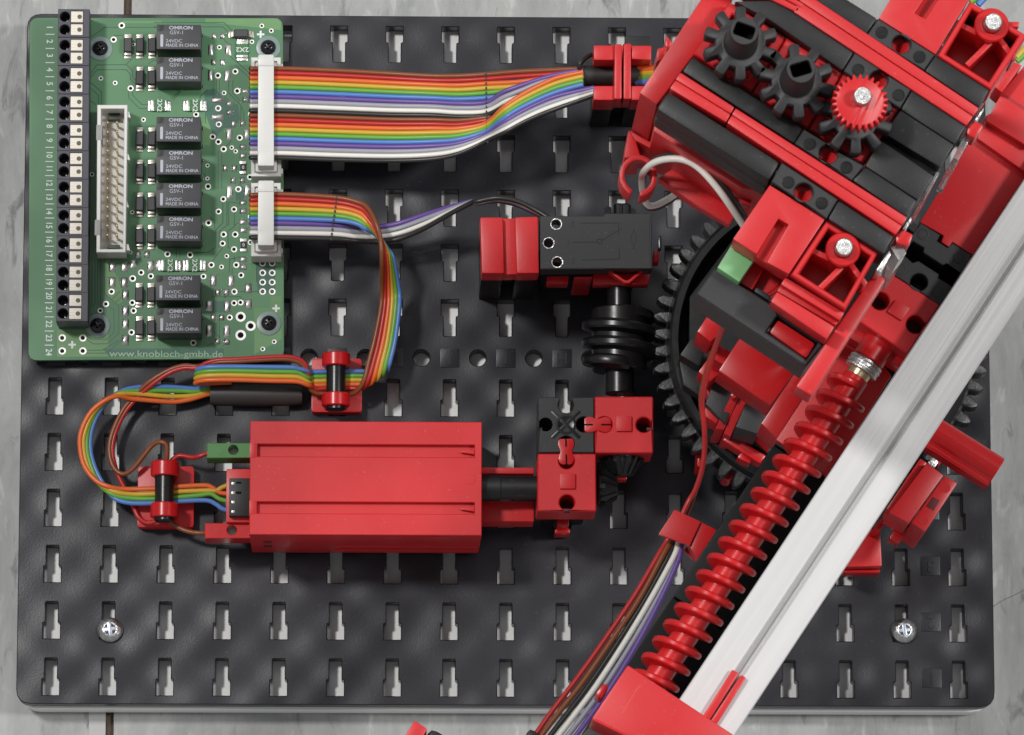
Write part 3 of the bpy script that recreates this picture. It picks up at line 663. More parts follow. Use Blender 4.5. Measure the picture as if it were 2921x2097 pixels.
# two shrouded sockets for the ribbon plugs
ZS = ZP+8.8
def socket(top, bottom, xl, xr):
    oc = wp([(xl, top), (xr, top), (xr+1, bottom), (xl, bottom)], ZS)
    ic = wp([(xl+11, top+11), (xr-11, top+11), (xr-10, bottom-11), (xl+11, bottom-11)], ZS)
    s = plate('socket', [(p.x, p.y) for p in oc], [[(p.x, p.y) for p in ic]], ZS, ZP+.3, LGREY, board, .15)
    p = wp([(xr-3, top+18), (xr+6, top+20), (xr+5, top+34), (xr-3, top+34)], ZS-1); bm = new(); add_poly(bm, [(q.x, q.y) for q in p], ZS-1, ZP+3, .1); obj('side_catch', bm, LGREY, s)
    p = wp([(xr-3, bottom-24), (xr+6, bottom-22), (xr+5, bottom-8), (xr-3, bottom-8)], ZS-1); bm = new(); add_poly(bm, [(q.x, q.y) for q in p], ZS-1, ZP+3, .1); obj('side_catch', bm, LGREY, s)
    return s
socket(163.5, 503, 716, 801)
socket(521.5, 731, 716, 801)

# ================================================================== RIBBON CABLE TO THE TOWER (20 wires)
def plug(cable, top, bottom, bar_top, bar_bot, n, z=ZP):
    """ribbon plug: body in the socket, strain relief bar across the wires"""
    b = wp([(728, top+13), (790, top+13), (790, bottom-13), (728, bottom-13)], z+11)
    bm = new(); add_poly(bm, [(p.x, p.y) for p in b], z+11, z+2, .5); obj('plug_body', bm, LGREY, cable)
    zz = z+16.3
    p = wp([(737, bar_top), (781, bar_top), (781, bar_bot), (735, bar_bot)], zz)
    bm = new(); add_poly(bm, rounded([(q.x, q.y) for q in p], .5, 3), zz, zz-2.1, .25); obj('relief_bar', bm, LGREY, cable)
    for y0, y1 in ((bar_top, bar_top+32), (bar_bot-44, bar_bot+1)):
        p = wp([(736, y0), (781.5, y0), (781.5, y1), (735, y1)], zz+.35)
        bm = new(); add_poly(bm, [(q.x, q.y) for q in p], zz+.35, z+8, .4); obj('relief_end', bm, LGREY, cable)
ZR = ZP+13.2
o = at(722, 320, 0)
rc = thing('ribbon_cable', 'wide twenty-wire rainbow ribbon cable running to the red tower clip', 'cable', (o.x, o.y, ZP), 'rainbow ribbon cables')
plug(rc, 163.5, 503, 156, 472, 20)
y800 = [285, 318, 352, 385, 420, 455, 488, 520, 553, 580, 598, 617, 636, 655, 675, 697, 715, 735, 750, 768]
y600 = [297, 330, 365, 398, 432, 465, 497, 530, 563, 593, 620, 650, 678, 702, 730, 757, 785, 808, 835, 860]
tail = {0: [(700, 470), (950, 458), (1180, 447)], 1: [(700, 504), (950, 488), (1180, 462)], 2: [(700, 545), (950, 512), (1180, 480)], 3: [(700, 577), (900, 550), (1180, 505)], 4: [(700, 600), (900, 575), (1180, 522)], 5: [(650, 640), (900, 590), (1180, 540)],
        6: [(600, 618), (700, 580), (850, 530), (1000, 490), (1180, 460)], 7: [(600, 656), (750, 597), (900, 540), (1180, 478)], 8: [(620, 686), (740, 640), (870, 580), (1180, 500)], 9: [(620, 716), (720, 680), (870, 610), (1180, 520)],
        10: [(560, 770), (800, 650), (1180, 530)], 11: [(560, 790), (800, 670), (1180, 545)],
        12: [(600, 733), (700, 660), (800, 602), (900, 553), (1000, 512), (1180, 472)], 13: [(600, 757), (700, 688), (850, 610), (1000, 548), (1180, 503)], 14: [(600, 785), (700, 718), (850, 641), (1000, 580), (1180, 534)],
        15: [(600, 812), (700, 747), (850, 672), (1000, 612), (1180, 562)], 16: [(600, 840), (720, 768), (850, 703), (1000, 645), (1260, 586)], 17: [(600, 868), (720, 797), (850, 734), (1000, 676), (1260, 604)],
        18: [(600, 893), (720, 827), (850, 764), (1000, 706), (1260, 622)], 19: [(600, 915), (720, 850), (850, 790), (1000, 733), (1260, 640)]}
for i in range(20):
    ys_ = 195.5+i*13.4
    my = (ys_-100)*2.5438
    c1, c2, c3 = 258+i*(905-258)/19, 280+i*(912-280)/19, 297+i*(900-297)/19
    pts = [(M, 93, my, ZP+10.6), (M, 96, my, ZR-.5), (M, 112, my, ZR), (M, 330, my+1, ZR), (M, 700, c1, ZR+.8), (M, 1100, c2, ZR+2), (M, 1400, c3, ZR+4), (M, 1600, y600[i], ZR+6), (M, 1800, y800[i], ZR+8)]
    over = 6 <= i <= 9; top = i >= 12
    tl = tail[i]
    for k, (x, y) in enumerate(tl):
        t = min(1, max(0, (x-470)/710)); zz = ZR+8+8.5*t
        if i in (10, 11): zz -= 3.2*math.sin(math.pi*min(1, t*.9))
        elif over: zz += 1.4*min(1, t*6)*(1-t*.6)
        elif top: zz += 3.0*min(1, t*6)*(1-t*.45)
        pts.append((N, x, y, zz))
    wire('wire', pts, RAINBOW[i % 10], rc, .66)
bm = new()                                                          # dashed score line printed across the wires
def tick(bm, f, x, y, z, l=.45, w=.75): 
    p = at(*f(x, y), z); add_poly(bm, rect(p.x, p.y, l, w), z, z-.12, 0)
for i in range(20): tick(bm, M, 1797+i*.6, y800[i]*.94+y600[i]*.06, ZR+8.72)
obj('score_marks', bm, WC['black'], rc)

# sleeve and H-shaped clip
zc = 38.0
p0, p1 = at(*N(1168, 496), zc-5), at(*N(1600, 500), zc-5)
bm = new(); add_lathe(bm, p0, p1, [(0, 2.3), (0.02, 2.85), ((p1-p0).length-.02, 2.85), ((p1-p0).length, 2.3)], 24)
tag(obj('cable_sleeve', bm, SLEEVE), 'black tube round the wires in the upright red clip', 'sleeve')
bm = new(); add_tube(bm, [at(*N(x, y), z) for x, y, z in ((1262, 335, 34), (1220, 352, 36), (1175, 385, 37), (1153, 420, 37), (1160, 455, 36))], .75, 8)
tag(obj('tie_wire', bm, WC['black'], ang=80), 'short black wire loop entering the black tube beside the red clip', 'wire')
ck = thing('cable_clip', 'upright red H-shaped cable clip on a black block at top centre', 'cable clip', at(*N(1440, 700), 0)*1, 'red cable clips'); 
for pts, zt, zb in (([(1255, 278), (1410, 278), (1410, 385), (1258, 385)], 43, 31), ([(1530, 280), (1676, 280), (1672, 385), (1530, 378)], 43, 31), ([(1258, 572), (1410, 572), (1410, 675), (1255, 675)], 43, 31), ([(1525, 572), (1676, 572), (1676, 675), (1525, 675)], 43, 31)):
    pr('jaw', N, pts, zt, zb, RED, ck, .4)
pr('crossbar', N, [(1408, 268), (1460, 268), (1458, 668), (1405, 668)], 44, 34, RED, ck, .4)
pr('crossbar', N, [(1474, 265), (1528, 265), (1526, 668), (1472, 668)], 44, 34, RED, ck, .4)
pr('foot', N, [(1252, 695), (1640, 695), (1640, 680), (1252, 680)], 36, 30, RED, ck, .3)
bm = new(); a = at(*N(1255, 278), 31); b = at(*N(1676, 690), 31); add_poly(bm, [(a.x, a.y), (b.x, a.y), (b.x, b.y), (a.x, b.y)], 30.9, 29, .2); obj('seat', bm, RED, ck)
bl = thing('spacer_block', 'black block carrying the H-shaped red clip on the base plate', 'block', ((a.x+b.x)/2, (a.y+b.y)/2, 0))
bm = new(); add_poly(bm, [(a.x+.2, a.y-.6), (a.x+5.2, a.y-.6), (a.x+5.2, b.y+.2), (a.x+.2, b.y+.2)], 28.9, .02, .3); obj('side', bm, BLK, bl)
bm = new(); add_poly(bm, [(a.x+8.6, a.y+3.2), (b.x-.2, a.y+3.2), (b.x-.2, b.y+.2), (a.x+8.6, b.y+.2)], 28.9, .02, .3); obj('side', bm, BLK, bl)
bm = new(); add_poly(bm, [(a.x+5.3, a.y-4), (a.x+8.5, a.y-4), (a.x+8.5, b.y+3), (a.x+5.3, b.y+3)], 28.7, .04, .1); obj('web', bm, BLK, bl)

# ================================================================== SECOND RIBBON CABLE (10 wires, splits to the motor and the switch)
o = at(722, 620, 0)
rb = thing('ribbon_cable', 'narrow ten-wire rainbow ribbon cable splitting to the red motor and the black switch', 'cable', (o.x, o.y, ZP), 'rainbow ribbon cables')
plug(rb, 521.5, 731, 515, 699, 10)
st = [1162, 1196, 1230, 1265, 1300, 1332, 1367, 1402, 1435, 1470]
at300 = [1155, 1190, 1225, 1262, 1298, 1332, 1366, 1402, 1437, 1472]
at700 = [1178, 1212, 1247, 1280, 1312, 1344, 1377, 1412, 1445, 1480]
down = {0: [(M, 870, 1215), (M, 940, 1260), (M, 1000, 1370), (M, 1032, 1490), (M, 1042, 1628), (T, 940, -180), (T, 928, 0), (T, 870, 290), (T, 815, 500), (T, 770, 670), (T, 705, 765)],
        1: [(M, 870, 1250), (M, 935, 1300), (M, 1000, 1400), (M, 1040, 1510), (M, 1058, 1628), (T, 968, -180), (T, 962, 0), (T, 912, 290), (T, 860, 500), (T, 815, 650), (T, 775, 722)],
        2: [(M, 860, 1282), (M, 930, 1330), (M, 1000, 1425), (M, 1050, 1530), (M, 1073, 1628), (T, 1000, -180), (T, 997, 0), (T, 952, 290), (T, 900, 500), (T, 868, 625), (T, 835, 690)],
        3: [(M, 860, 1312), (M, 925, 1355), (M, 1000, 1430), (M, 1060, 1540), (M, 1088, 1628), (T, 1030, -180), (T, 1030, 0), (T, 990, 290), (T, 940, 500), (T, 915, 600), (T, 885, 655)],
        4: [(M, 850, 1340), (M, 920, 1380), (M, 1000, 1440), (M, 1070, 1550), (M, 1102, 1628), (T, 1062, -180), (T, 1063, 0), (T, 1025, 290), (T, 975, 500), (T, 955, 580), (T, 935, 618)],
        5: [(M, 850, 1367), (M, 920, 1405), (M, 1000, 1450), (M, 1085, 1560), (M, 1122, 1628), (T, 1095, -180), (T, 1097, 0), (T, 1060, 290), (T, 1015, 480), (T, 1000, 535), (T, 985, 575)]}
lane = [(790, 788), (738, 742), (702, 708), (662, 670), (624, 630), (582, 586)]
oned = [None, None, (672, 730), (630, 700), (588, 660), (546, 600)]
for i in range(6):
    my = st[i]; pts = [(M, 93, my, ZP+10.6), (M, 96, my, ZR-.5), (M, 112, my, ZR), (M, 300, at300[i], ZR), (M, 700, at700[i], ZR+1+(5-i)*.02)]
    zz = [ZR+2.2, ZR+3.4-i*.25, ZR+5.5-i*1.05, ZR+5.2-i*1.0, ZR+4.0-i*.75, 15-i*.3, 13.5, 13, 12.6, 12, 10.5]
    pts += [(f, x, y, z) for (f, x, y), z in zip(down[i], zz)]
    la, lb = lane[i]
    fx = down[i][-1][1]
    pts += [(T, fx-55, la+2, 9.0), (T, 640 if i < 2 else 700, la, 8.4), (T, 510, la, 8.2), (T, 390, lb, 8.2)]
    if i >= 2:   # fold, run back over the sleeve, fold under into it
        ya, yb = oned[i]
        pts += [(T, 300, lb+2, 8.3), (T, 284-i*2, (lb+yb)/2, 9.5), (T, 262-i*3, yb-20, 11.4), (T, 200-i*8, ya+10, 12.6), (T, 100, ya, 13.0), (T, -100, ya-3, 13.0)]
        ky = {5: 180, 4: 212, 3: 245, 2: 280}[i]; kx = {5: 8, 4: 4, 3: 0, 2: -2}[i]
        pts += [(K, 1250, ky, 12.8), (K, 1090, ky+2, 12.4), (K, 1010+kx, ky+10, 11.5), (K, 972+kx, ky+24, 9.8), (K, 992+kx, ky+26, 8.0), (K, 1080, ky+26, 7.2), (K, 1250, ky+20, 7.0)]
        wire('wire', pts, RAINBOW[i], rb, .66)
    elif i == 1:
        pts += [(T, 330, 745, 8.4), (T, 282, 700, 9.5), (T, 255, 600, 11), (T, 215, 500, 12), (T, 120, 455, 12.4), (T, -40, 447, 12.4), (K, 1300, 122, 12), (K, 1150, 128, 11.6), (K, 1060, 150, 11), (K, 975, 190, 10), (K, 880, 190, 9.5), (K, 770, 226, 9), (K, 640, 312, 8), (K, 520, 418, 6.5),
                (K, 420, 540, 6), (K, 350, 690, 6), (K, 326, 830, 6), (K, 350, 960, 6), (K, 390, 1060, 6), (K, 430, 1135, 6), (K, 490, 1262, 5.8), (K, 530, 1345, 6), (K, 600, 1388, 7), (K, 690, 1365, 8)]
        wire('wire', pts, 'red', rb, .66)
    else:
        pts += [(T, 330, 782, 8.4), (T, 275, 740, 9.5), (T, 245, 620, 11), (T, 200, 520, 12), (T, 110, 478, 12.3), (T, -40, 470, 12.3), (K, 1300, 140, 12), (K, 1150, 145, 11.4), (K, 1060, 165, 10.6), (K, 975, 178, 9.8), (K, 880, 172, 9.4), (K, 760, 208, 9), (K, 620, 292, 8.2), (K, 500, 402, 6.8),
                (K, 400, 530, 6.4), (K, 328, 690, 6.4), (K, 304, 820, 6.4), (K, 330, 945, 6.6), (K, 400, 1010, 7), (K, 480, 975, 8), (K, 560, 880, 9), (K, 640, 785, 10), (K, 705, 762, 11), (K, 750, 800, 11), (K, 742, 925, 10)]
        wire('wire', pts, 'brown', rb, .66)
sw = {6: [(850, 1395), (1000, 1392), (1150, 1370), (1350, 1305), (1550, 1245), (1700, 1207)], 7: [(850, 1428), (1000, 1428), (1160, 1402), (1350, 1335), (1550, 1262), (1700, 1210)],
      8: [(850, 1462), (1000, 1463), (1160, 1440), (1350, 1372), (1550, 1280), (1700, 1215)], 9: [(850, 1492), (1000, 1500), (1160, 1480), (1350, 1402), (1550, 1290), (1700, 1213)]}
for i in range(6, 10):
    my = st[i]; pts = [(M, 93, my, ZP+10.6), (M, 96, my, ZR-.5), (M, 112, my, ZR), (M, 300, at300[i], ZR), (M, 700, at700[i], ZR-.6)]
    zo = [17, 15.5, 16, 19, 24, 28]
    for k, (x, y) in enumerate(sw[i]): pts.append((M, x, y, zo[k]-(0 if i == 9 else (k/5.)*.9*(10-i)*.7)))
    d = (9-i)
    pts += [(E, 60+d*2, 165+d*5, 30-d*1.0), (E, 230, 135+d*8, 31-d*1.1), (E, 400, 160+d*11, 33-d*1.2), (E, 560, 235+d*9, 35-d*1.2), (E, 690, 315+d*4, 36-d)]
    wire('wire', pts, RAINBOW[i], rb, .66)
bm = new()
for i in range(10): tick(bm, M, 715-i*4.6, at700[i], ZR+1.0+.68+(.06 if i < 6 else -1.5)+.05, .5, .75)
obj('score_marks', bm, WC['black'], rb)

# the black shrink tube that joins ribbon and motor leads
pa, pb = at(*K(1082, 385), 5.2), at(*L(565, 362), 5.2)
bm = new(); add_lathe(bm, pa, pb, [(0, 2.4), (.05, 3.0), (3, 3.25), (14, 3.4), ((pb-pa).length-3, 3.2), ((pb-pa).length-.05, 2.9), ((pb-pa).length, 2.3)], 24)
for v in bm.verts: v.co.z = 3.6+(v.co.z-5.2)*.95; v.co.y = pa.y+(v.co.y-pa.y)*.95+ (pb.y-pa.y)*0
tag(obj('shrink_tube', bm, mat('grey_black_tube', (.040, .038, .037), .5, var=.12, scale=120)), 'thick dark shrink tube lying below the folded rainbow wires', 'tube')
# motor lead of four wires
ml = thing('motor_lead', 'flat four-wire lead looping from the dark shrink tube to the motor plug', 'cable', at(*K(300, 700), .5)*1)
LEAD = {'blue': [(1130, 330), (1070, 328), (980, 350), (860, 342), (700, 335), (500, 342), (370, 385), (250, 490), (175, 640), (155, 790), (180, 930), (240, 1060), (330, 1185), (450, 1232), (640, 1236), (730, 1232), (830, 1222), (1050, 1214), (1130, 1245), (1180, 1280), (1260, 1300)],
        'green': [(1130, 352), (1070, 350), (980, 370), (860, 368), (700, 364), (500, 366), (365, 392), (225, 495), (145, 650), (128, 800), (160, 945), (225, 1085), (335, 1170), (480, 1199), (640, 1202), (730, 1198), (830, 1190), (1000, 1175), (1090, 1165), (1160, 1205), (1260, 1230)],
        'yellow': [(1130, 374), (1070, 372), (960, 402), (840, 410), (710, 406), (500, 388), (352, 402), (195, 515), (115, 680), (103, 815), (143, 970), (225, 1083), (350, 1148), (480, 1167), (640, 1165), (730, 1160), (830, 1148), (1050, 1138), (1130, 1138), (1180, 1112), (1260, 1082)],
        'orange': [(1130, 392), (1070, 392), (920, 435), (800, 452), (690, 446), (480, 428), (335, 412), (175, 515), (88, 675), (78, 815), (115, 955), (200, 1060), (300, 1108), (420, 1127), (640, 1124), (730, 1118), (830, 1108), (1040, 1098), (1100, 1115), (1160, 1155), (1260, 1166)]}
lz = [4, 4.2, 4.6, 5, 6, 7.4, 8.4, 8.2, 7.8, 7.4, 7.4, 7.8, 8.4, 8.8, 9, 9, 9, 9, 9, 9, 9]
for k, (c, ps) in enumerate(LEAD.items()):
    wire('wire', [(K, x, y, lz[j]+(k*.5 if 5 < j < 13 else 0)) for j, (x, y) in enumerate(ps)], c, ml, .66)

# round clips with a black rod (one behind the motor, one under the shrink tube's end)
def round_clip(f, s, bx0, by0, bx1, by1, cx, r0, r1, r2, r3, label, lx):
    """f zoom frame with scale s; base box, rod x, ring spans r0-r1 and r2-r3 (top ends)"""
    zr = 11.5
    a, b = at(*f(bx0, by0), 5), at(*f(bx1, by1), 5)
    t = thing('cable_clip', label, 'cable clip', ((a.x+b.x)/2, (a.y+b.y)/2, 0), 'red cable clips')
    bm = new(); x0, x1, y0, y1 = a.x, b.x, a.y, b.y; w = x1-x0; hh = y0-y1
    add_poly(bm, rounded([(x0, y0), (x1, y0), (x1, y1), (x0, y1)], 1.0, 3), 4.2, .02, .15)
    obj('base', bm, RED, t)
    c = at(*f(cx, (r0+r3)/2), zr); R_ = 3.25
    ya, yb, yc, yd = [at(*f(cx, q), zr+2).y for q in (r0, r1, r2, r3)]
    for u0, u1 in ((ya, yb), (yc, yd)):
        bm = new(); n_ = 30; ro, ri = 3.75, 2.62
        add_lathe(bm, (c.x, u0, zr), (c.x, u1, zr), [(0.02, ri), (0, ro-.3), (.3, ro), (u0-u1-.3, ro), (u0-u1, ro-.3), (u0-u1-.02, ri)], n_)
        obj('ring', bm, REDS, t)
        bm = new(); add_poly(bm, [(c.x-3.6, u0-.3), (c.x+3.6, u0-.3), (c.x+3.0, u1+.3), (c.x-3.0, u1+.3)], 9.2, 3.5, .3); obj('ring_foot', bm, REDS, t)
    bm = new(); cyl(bm, (c.x, ya-.5, zr), (c.x, yd-1.0, zr), 2.60, 28, ch=.3)
    tag(obj('clip_rod', bm, BLKS), lx, 'rod', 'black rods in the round clips')
round_clip(K, 2.7133, 525, 945, 955, 1420, 732, 905, 1020, 1228, 1340, 'round red cable clip at the left behind the motor plugs', 'black rod in the red clip left of the motor plugs')
round_clip(T, 3.24, 288, 455, 752, 955, 513, 402, 525, 775, 895, 'round red cable clip between the circuit board corner and the motor', 'black rod in the red clip above the motor')
# short leads from the clip to the plugs
wire_r = wire('plug_lead', [(K, 770, 935, 8), (K, 800, 895, 8), (K, 850, 868, 8), (K, 950, 882, 9), (K, 1010, 868, 10), (K, 1090, 838, 10)], 'red', None, .66); tag(wire_r, 'short red lead running into the green plug', 'wire')
wire_b = wire('plug_lead', [(K, 725, 1330, 8), (K, 760, 1370, 8), (K, 850, 1430, 8), (K, 930, 1458, 8.5), (K, 1000, 1466, 9), (K, 1080, 1464, 9)], 'brown', None, .66); tag(wire_b, 'short brown lead running into the red plug', 'wire')

# ================================================================== MOTOR
ZM = 36.0
mc = wp(Zs(L, [(188, 562), (1868, 572), (1866, 1390), (188, 1386)]), ZM)
x0, x1 = mc[0].x, mc[1].x; y0, y1 = mc[0].y, mc[3].y
mo = thing('gear_motor', 'large red boxy gear motor with two grooves along its top', 'motor', ((x0+x1)/2, (y0+y1)/2, 0))
ga, gb, gc, gd = [at(*L(900, q), ZM).y for q in (732, 822, 1150, 1234)]
xg0, xg1 = at(*L(240, 780), ZM).x, at(*L(1815, 780), ZM).x
def box(bm, xa, xb, ya, yb, za, zb, bev=.2, mi=0): add_poly(bm, [(xa, yb), (xb, yb), (xb, ya), (xa, ya)], zb, za, bev, mi)
plate('cover', [(x0, y0), (x1, y0), (x1, y1), (x0, y1)], [[(xg0-.01, ga), (xg1, ga), (xg1, gb), (xg0-.01, gb)], [(xg0-.01, gc), (xg1, gc), (xg1, gd), (xg0-.01, gd)]], ZM, ZM-3.2, RED, mo, .18)
bm = new(); box(bm, x0+.03, x1-.03, y1+.03, y0-.03, 3.0, ZM-1.6-1.55, .3); obj('housing', bm, RED, mo)
for a_, b_ in ((ga, gb), (gc, gd)):
    bm = new(); box(bm, xg0-.6, xg1+.4, b_-.3, a_+.3, ZM-3.0, ZM-2.0, 0); obj('groove_floor', bm, RED, mo)
    bm = new(); m_ = (a_+b_)/2; add_poly(bm, [(xg1-3.4, m_-.25), (xg1-3.4, m_+.05), (xg1, m_+.35), (xg1, m_-.75)], ZM-.5, ZM-2, .08); obj('stop_rib', bm, RED, mo)
    bm = new(); box(bm, x0-.06, xg0-.3, b_-.35, a_+.35, ZM-2.5, ZM-.0+.06, .1); obj('end_tab', bm, RED, mo)
for zz in (8, 15.5):                                                 # ribs and slits on the front
    bm = new(); box(bm, x0+22, x1-.4, y1-.5, y1+.5, zz, zz+2.2, .2); obj('front_rib', bm, RED, mo)
    bm = new(); box(bm, x0+3.4, x0+5.6, y1-.06, y1+.3, zz+5, zz+9, .02); obj('vent_slit', bm, mat('slit_dark', (.16, .004, .006), .5), mo)
bm = new(); add_lathe(bm, at(*L(1783, 985), ZM), at(*L(1783, 985), ZM)+Vector((0, 0, 1)), [(0, 1.5), (.04, 1.45), (.05, 1.2), (.02, 1.15), (.02, .1)], 24); obj('mould_mark', bm, RED, mo)
b0, b1 = at(*K(1210, 970), 24), at(*K(1400, 1385), 24); bm = new(); box(bm, b0.x, b0.x+8, b1.y, b0.y, 3, 24, .3); obj('rear_housing', bm, RED, mo)
# front bracket and shaft
b0, b1 = at(*F(-20, 825), 26), at(*F(130, 880), 26); bm = new(); box(bm, x1-1, b1.x, b1.y, b0.y, 12, 26, .3); obj('bracket_arm', bm, RED, mo)
b0, b1 = at(*F(-20, 1115), 22), at(*F(130, 1290), 22); bm = new(); box(bm, x1-1, b1.x, b1.y, b0.y, 12, 22, .3); obj('bracket_arm', bm, RED, mo)
zsft = 29.0
s0, s1 = at(*L(1862, 1045), zsft), at(*F(200, 990), zsft); s1.y = s0.y
bm = new(); L_ = (s1-s0).length; add_lathe(bm, s0-Vector((3, 0, 0)), s1, [(0, 3.3), (8, 3.3), (8.2, 3.05), (L_+3, 3.05)], 28)
tag(obj('motor_shaft', bm, BLK), 'black shaft between the red motor and the red corner block', 'shaft')
# plugs
def flat_plug(f, pts, zt, zb, m, label, hx, hy, dots):
    t = thing('plug', label, 'plug', at(*f(*pts[0]), 0)*1, 'plugs at the back of the motor')
    w_ = wp(Zs(f, pts), zt); hc = at(*f(hx, hy), zt)
    plate('plug_body', [(p.x, p.y) for p in w_], [circ(hc.x, hc.y, 1.28, 20)], zt, zb, m, t, .15)
    bm = new(); add_lathe(bm, (hc.x, hc.y, zb+1), (hc.x, hc.y, zt), [(0, 1.3), (2.2, 1.3), (2.2, .1)], 20); obj('contact', bm, TIN, t)
    for dx, dy in dots:
        c = at(*f(dx, dy), zt); bm = new(); add_lathe(bm, (c.x, c.y, zt-.05), (c.x, c.y, zt+1), [(0, 1.1), (.1, 1.08), (.11, .1)], 20); obj('dimple', bm, m, t)
flat_plug(K, [(1060, 770), (1420, 770), (1420, 885), (1058, 887)], 22, 13, GREEN, 'green plug standing out of the back of the motor', 1264, 823, ((1160, 828),))
flat_plug(K, [(1042, 1390), (1420, 1390), (1420, 1507), (1044, 1509)], 22, 13, REDS, 'red plug standing out of the back of the motor', 1252, 1444, ((1145, 1448), (1350, 1448)))
e = thing('encoder_plug', 'black four-pin plug at the back of the motor', 'plug', at(*K(1300, 1200), 3)*1)
pr('plug_body', K, [(1232, 1042), (1395, 1042), (1395, 1335), (1230, 1335)], 27, 16, BLK, e, .2)
for yy in (1085, 1158, 1230, 1303):
    pr('contact', K, [(1250, yy-12), (1275, yy-12), (1275, yy+8), (1250, yy+8)], 27.06, 26, TIN, e, .02)
pr('latch', K, [(1285, 1145), (1325, 1145), (1325, 1165), (1285, 1165)], 27.06, 26, HOLE, e, .02); pr('latch', K, [(1285, 1070), (1325, 1070), (1325, 1085), (1285, 1085)], 27.06, 26, HOLE, e, .02)

# ================================================================== CORNER BLOCKS AND BEVEL GEARS
ZB = 37.0
def fold_w(f, pts, z): return [(p.x, p.y) for p in wp(Zs(f, pts), z)]
def keyhole(cx, cy, ang, r=2.05, neck=1.35, length=2.6):
    """open slot: round hole joined to the block's edge in direction ang"""
    return circ(cx, cy, r, 20)
hb = thing('hub_block', 'charcoal cross-grooved block joining the two red corner blocks', 'block', at(*F(405, 460), 22)*1)
o_ = fold_w(F, [(168, 220), (646, 220), (646, 697), (166, 697)], ZB)
h1, h2, h3, h4 = [at(*F(*q), ZB) for q in ((405, 290), (230, 455), (560, 455), (408, 620))]
ak = [math.radians(125-k*(360-70)/18+360) for k in range(19)]
ak = [math.radians(122+k*(296/18)) for k in range(19)]
o_n = [o_[0]]+[(h1.x+2.05*math.cos(t), h1.y+2.05*math.sin(t)) if 0 < k < 18 else (h1.x+(-1.75 if k == 0 else 1.75), o_[0][1]) for k, t in enumerate(ak)]+o_[1:]
plate('block', o_n, [circ(p.x, p.y, 2.05, 20) for p in (h2, h3, h4)], ZB, 22, GRYB, hb, .2)
ctr = at(*F(405, 455), ZB)
bm = new()
for k in range(2): add_poly(bm, rect(ctr.x, ctr.y, 10.2, .95, math.pi/4+k*math.pi/2), ZB+.06+k*.02, ZB-1, .1)
obj('cross_groove', bm, BLKS, hb)
bm = new(); add_lathe(bm, (ctr.x, ctr.y, ZB), (ctr.x, ctr.y, ZB+1), [(0, 2.7), (.12, 2.6), (.14, 2.2), (.05, 2.0), (.05, .1)], 24); obj('centre_ring', bm, BLKS, hb)
bm = new(); box(bm, o_[0][0]+1.5, o_[1][0]-1.5, o_[2][1]+1.5, h1.y-2.6, .03, 21.9, .3); tag(obj('riser_block', bm, BLK), 'black riser under the charcoal cross-grooved block', 'block')
def corner_block(pts, label, boss, holes_, grp):
    t = thing('corner_block', label, 'block', at(*F(*pts[3]), 22)*1, grp)
    plate('block', rounded(fold_w(F, pts, ZB), .5, 3), [circ(at(*F(*q), ZB).x, at(*F(*q), ZB).y, 2.02, 20) for q in holes_], ZB, 22.2, RED, t, .3)
    b = at(*F(*boss), ZB+1.2); bm = new(); add_poly(bm, rect(b.x, b.y, 4.0, 4.0), ZB+.9, ZB-1, .2); obj('boss', bm, RED, t)
    return t
t1 = corner_block([(652, 215), (1155, 215), (1155, 700), (655, 700)], 'right one of the two red corner blocks, below the worm', (905, 445), [(735, 455), (1075, 458)], 'red corner blocks')
t2 = corner_block([(163, 705), (663, 705), (665, 1200), (160, 1200)], 'lower one of the two red corner blocks, beside the motor shaft', (420, 940), [(410, 770), (415, 1125)], 'red corner blocks')
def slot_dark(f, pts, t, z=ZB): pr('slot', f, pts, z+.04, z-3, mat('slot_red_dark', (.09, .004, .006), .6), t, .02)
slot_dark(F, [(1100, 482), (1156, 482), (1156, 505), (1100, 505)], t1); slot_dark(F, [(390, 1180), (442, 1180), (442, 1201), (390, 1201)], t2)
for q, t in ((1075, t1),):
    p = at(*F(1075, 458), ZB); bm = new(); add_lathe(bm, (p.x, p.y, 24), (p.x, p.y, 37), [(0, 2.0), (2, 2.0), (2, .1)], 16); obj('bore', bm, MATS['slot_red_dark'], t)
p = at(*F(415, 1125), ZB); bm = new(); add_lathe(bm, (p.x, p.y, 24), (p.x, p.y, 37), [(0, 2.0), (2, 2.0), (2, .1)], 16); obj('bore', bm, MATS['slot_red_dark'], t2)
# connecting studs between the blocks
def stud(f, ax, ay, bx, by, label):
    a_, b_ = at(*f(ax, ay), ZB+.35), at(*f(bx, by), ZB+.35); d = (b_-a_); l = d.length; an = math.atan2(d.y, d.x); s_ = Vector((-d.y, d.x, 0)).normalized(); d.normalize()
    pts = []
    prof = [(0, 1.5), (.4, 2.0), (1.6, 2.1), (2.6, 1.75), (l/2, 1.45), (l-2.6, 1.75), (l-1.6, 2.05), (l-.5, 1.75), (l, 1.2)]
    pts = [a_+d*x+s_*y for x, y in prof]+[a_+d*x-s_*y for x, y in prof[::-1]]
    t = thing('connecting_stud', label, 'stud', (a_.x, a_.y, ZB-8), 'red studs joining the corner blocks')
    bm = new(); add_poly(bm, [(p.x, p.y) for p in pts], ZB+.35, ZB-8, .12); obj('stud_body', bm, REDS, t)
    for x_, w_ in ((1.0, 2.3), (l-1.3, 2.6)):
        c = a_+d*x_; bm = new(); add_poly(bm, rect(c.x, c.y, w_, .42, an), ZB+.39, ZB-3, .02); obj('split', bm, HOLE, t)
stud(F, 565, 457, 795, 457, 'red stud joining the charcoal block to the right red block')
stud(F, 405, 578, 410, 798, 'red stud joining the charcoal block to the lower red block')
b = thing('foot_lug', 'small red lug standing out below the lower red corner block', 'lug', at(*F(375, 1380), 0)*1)
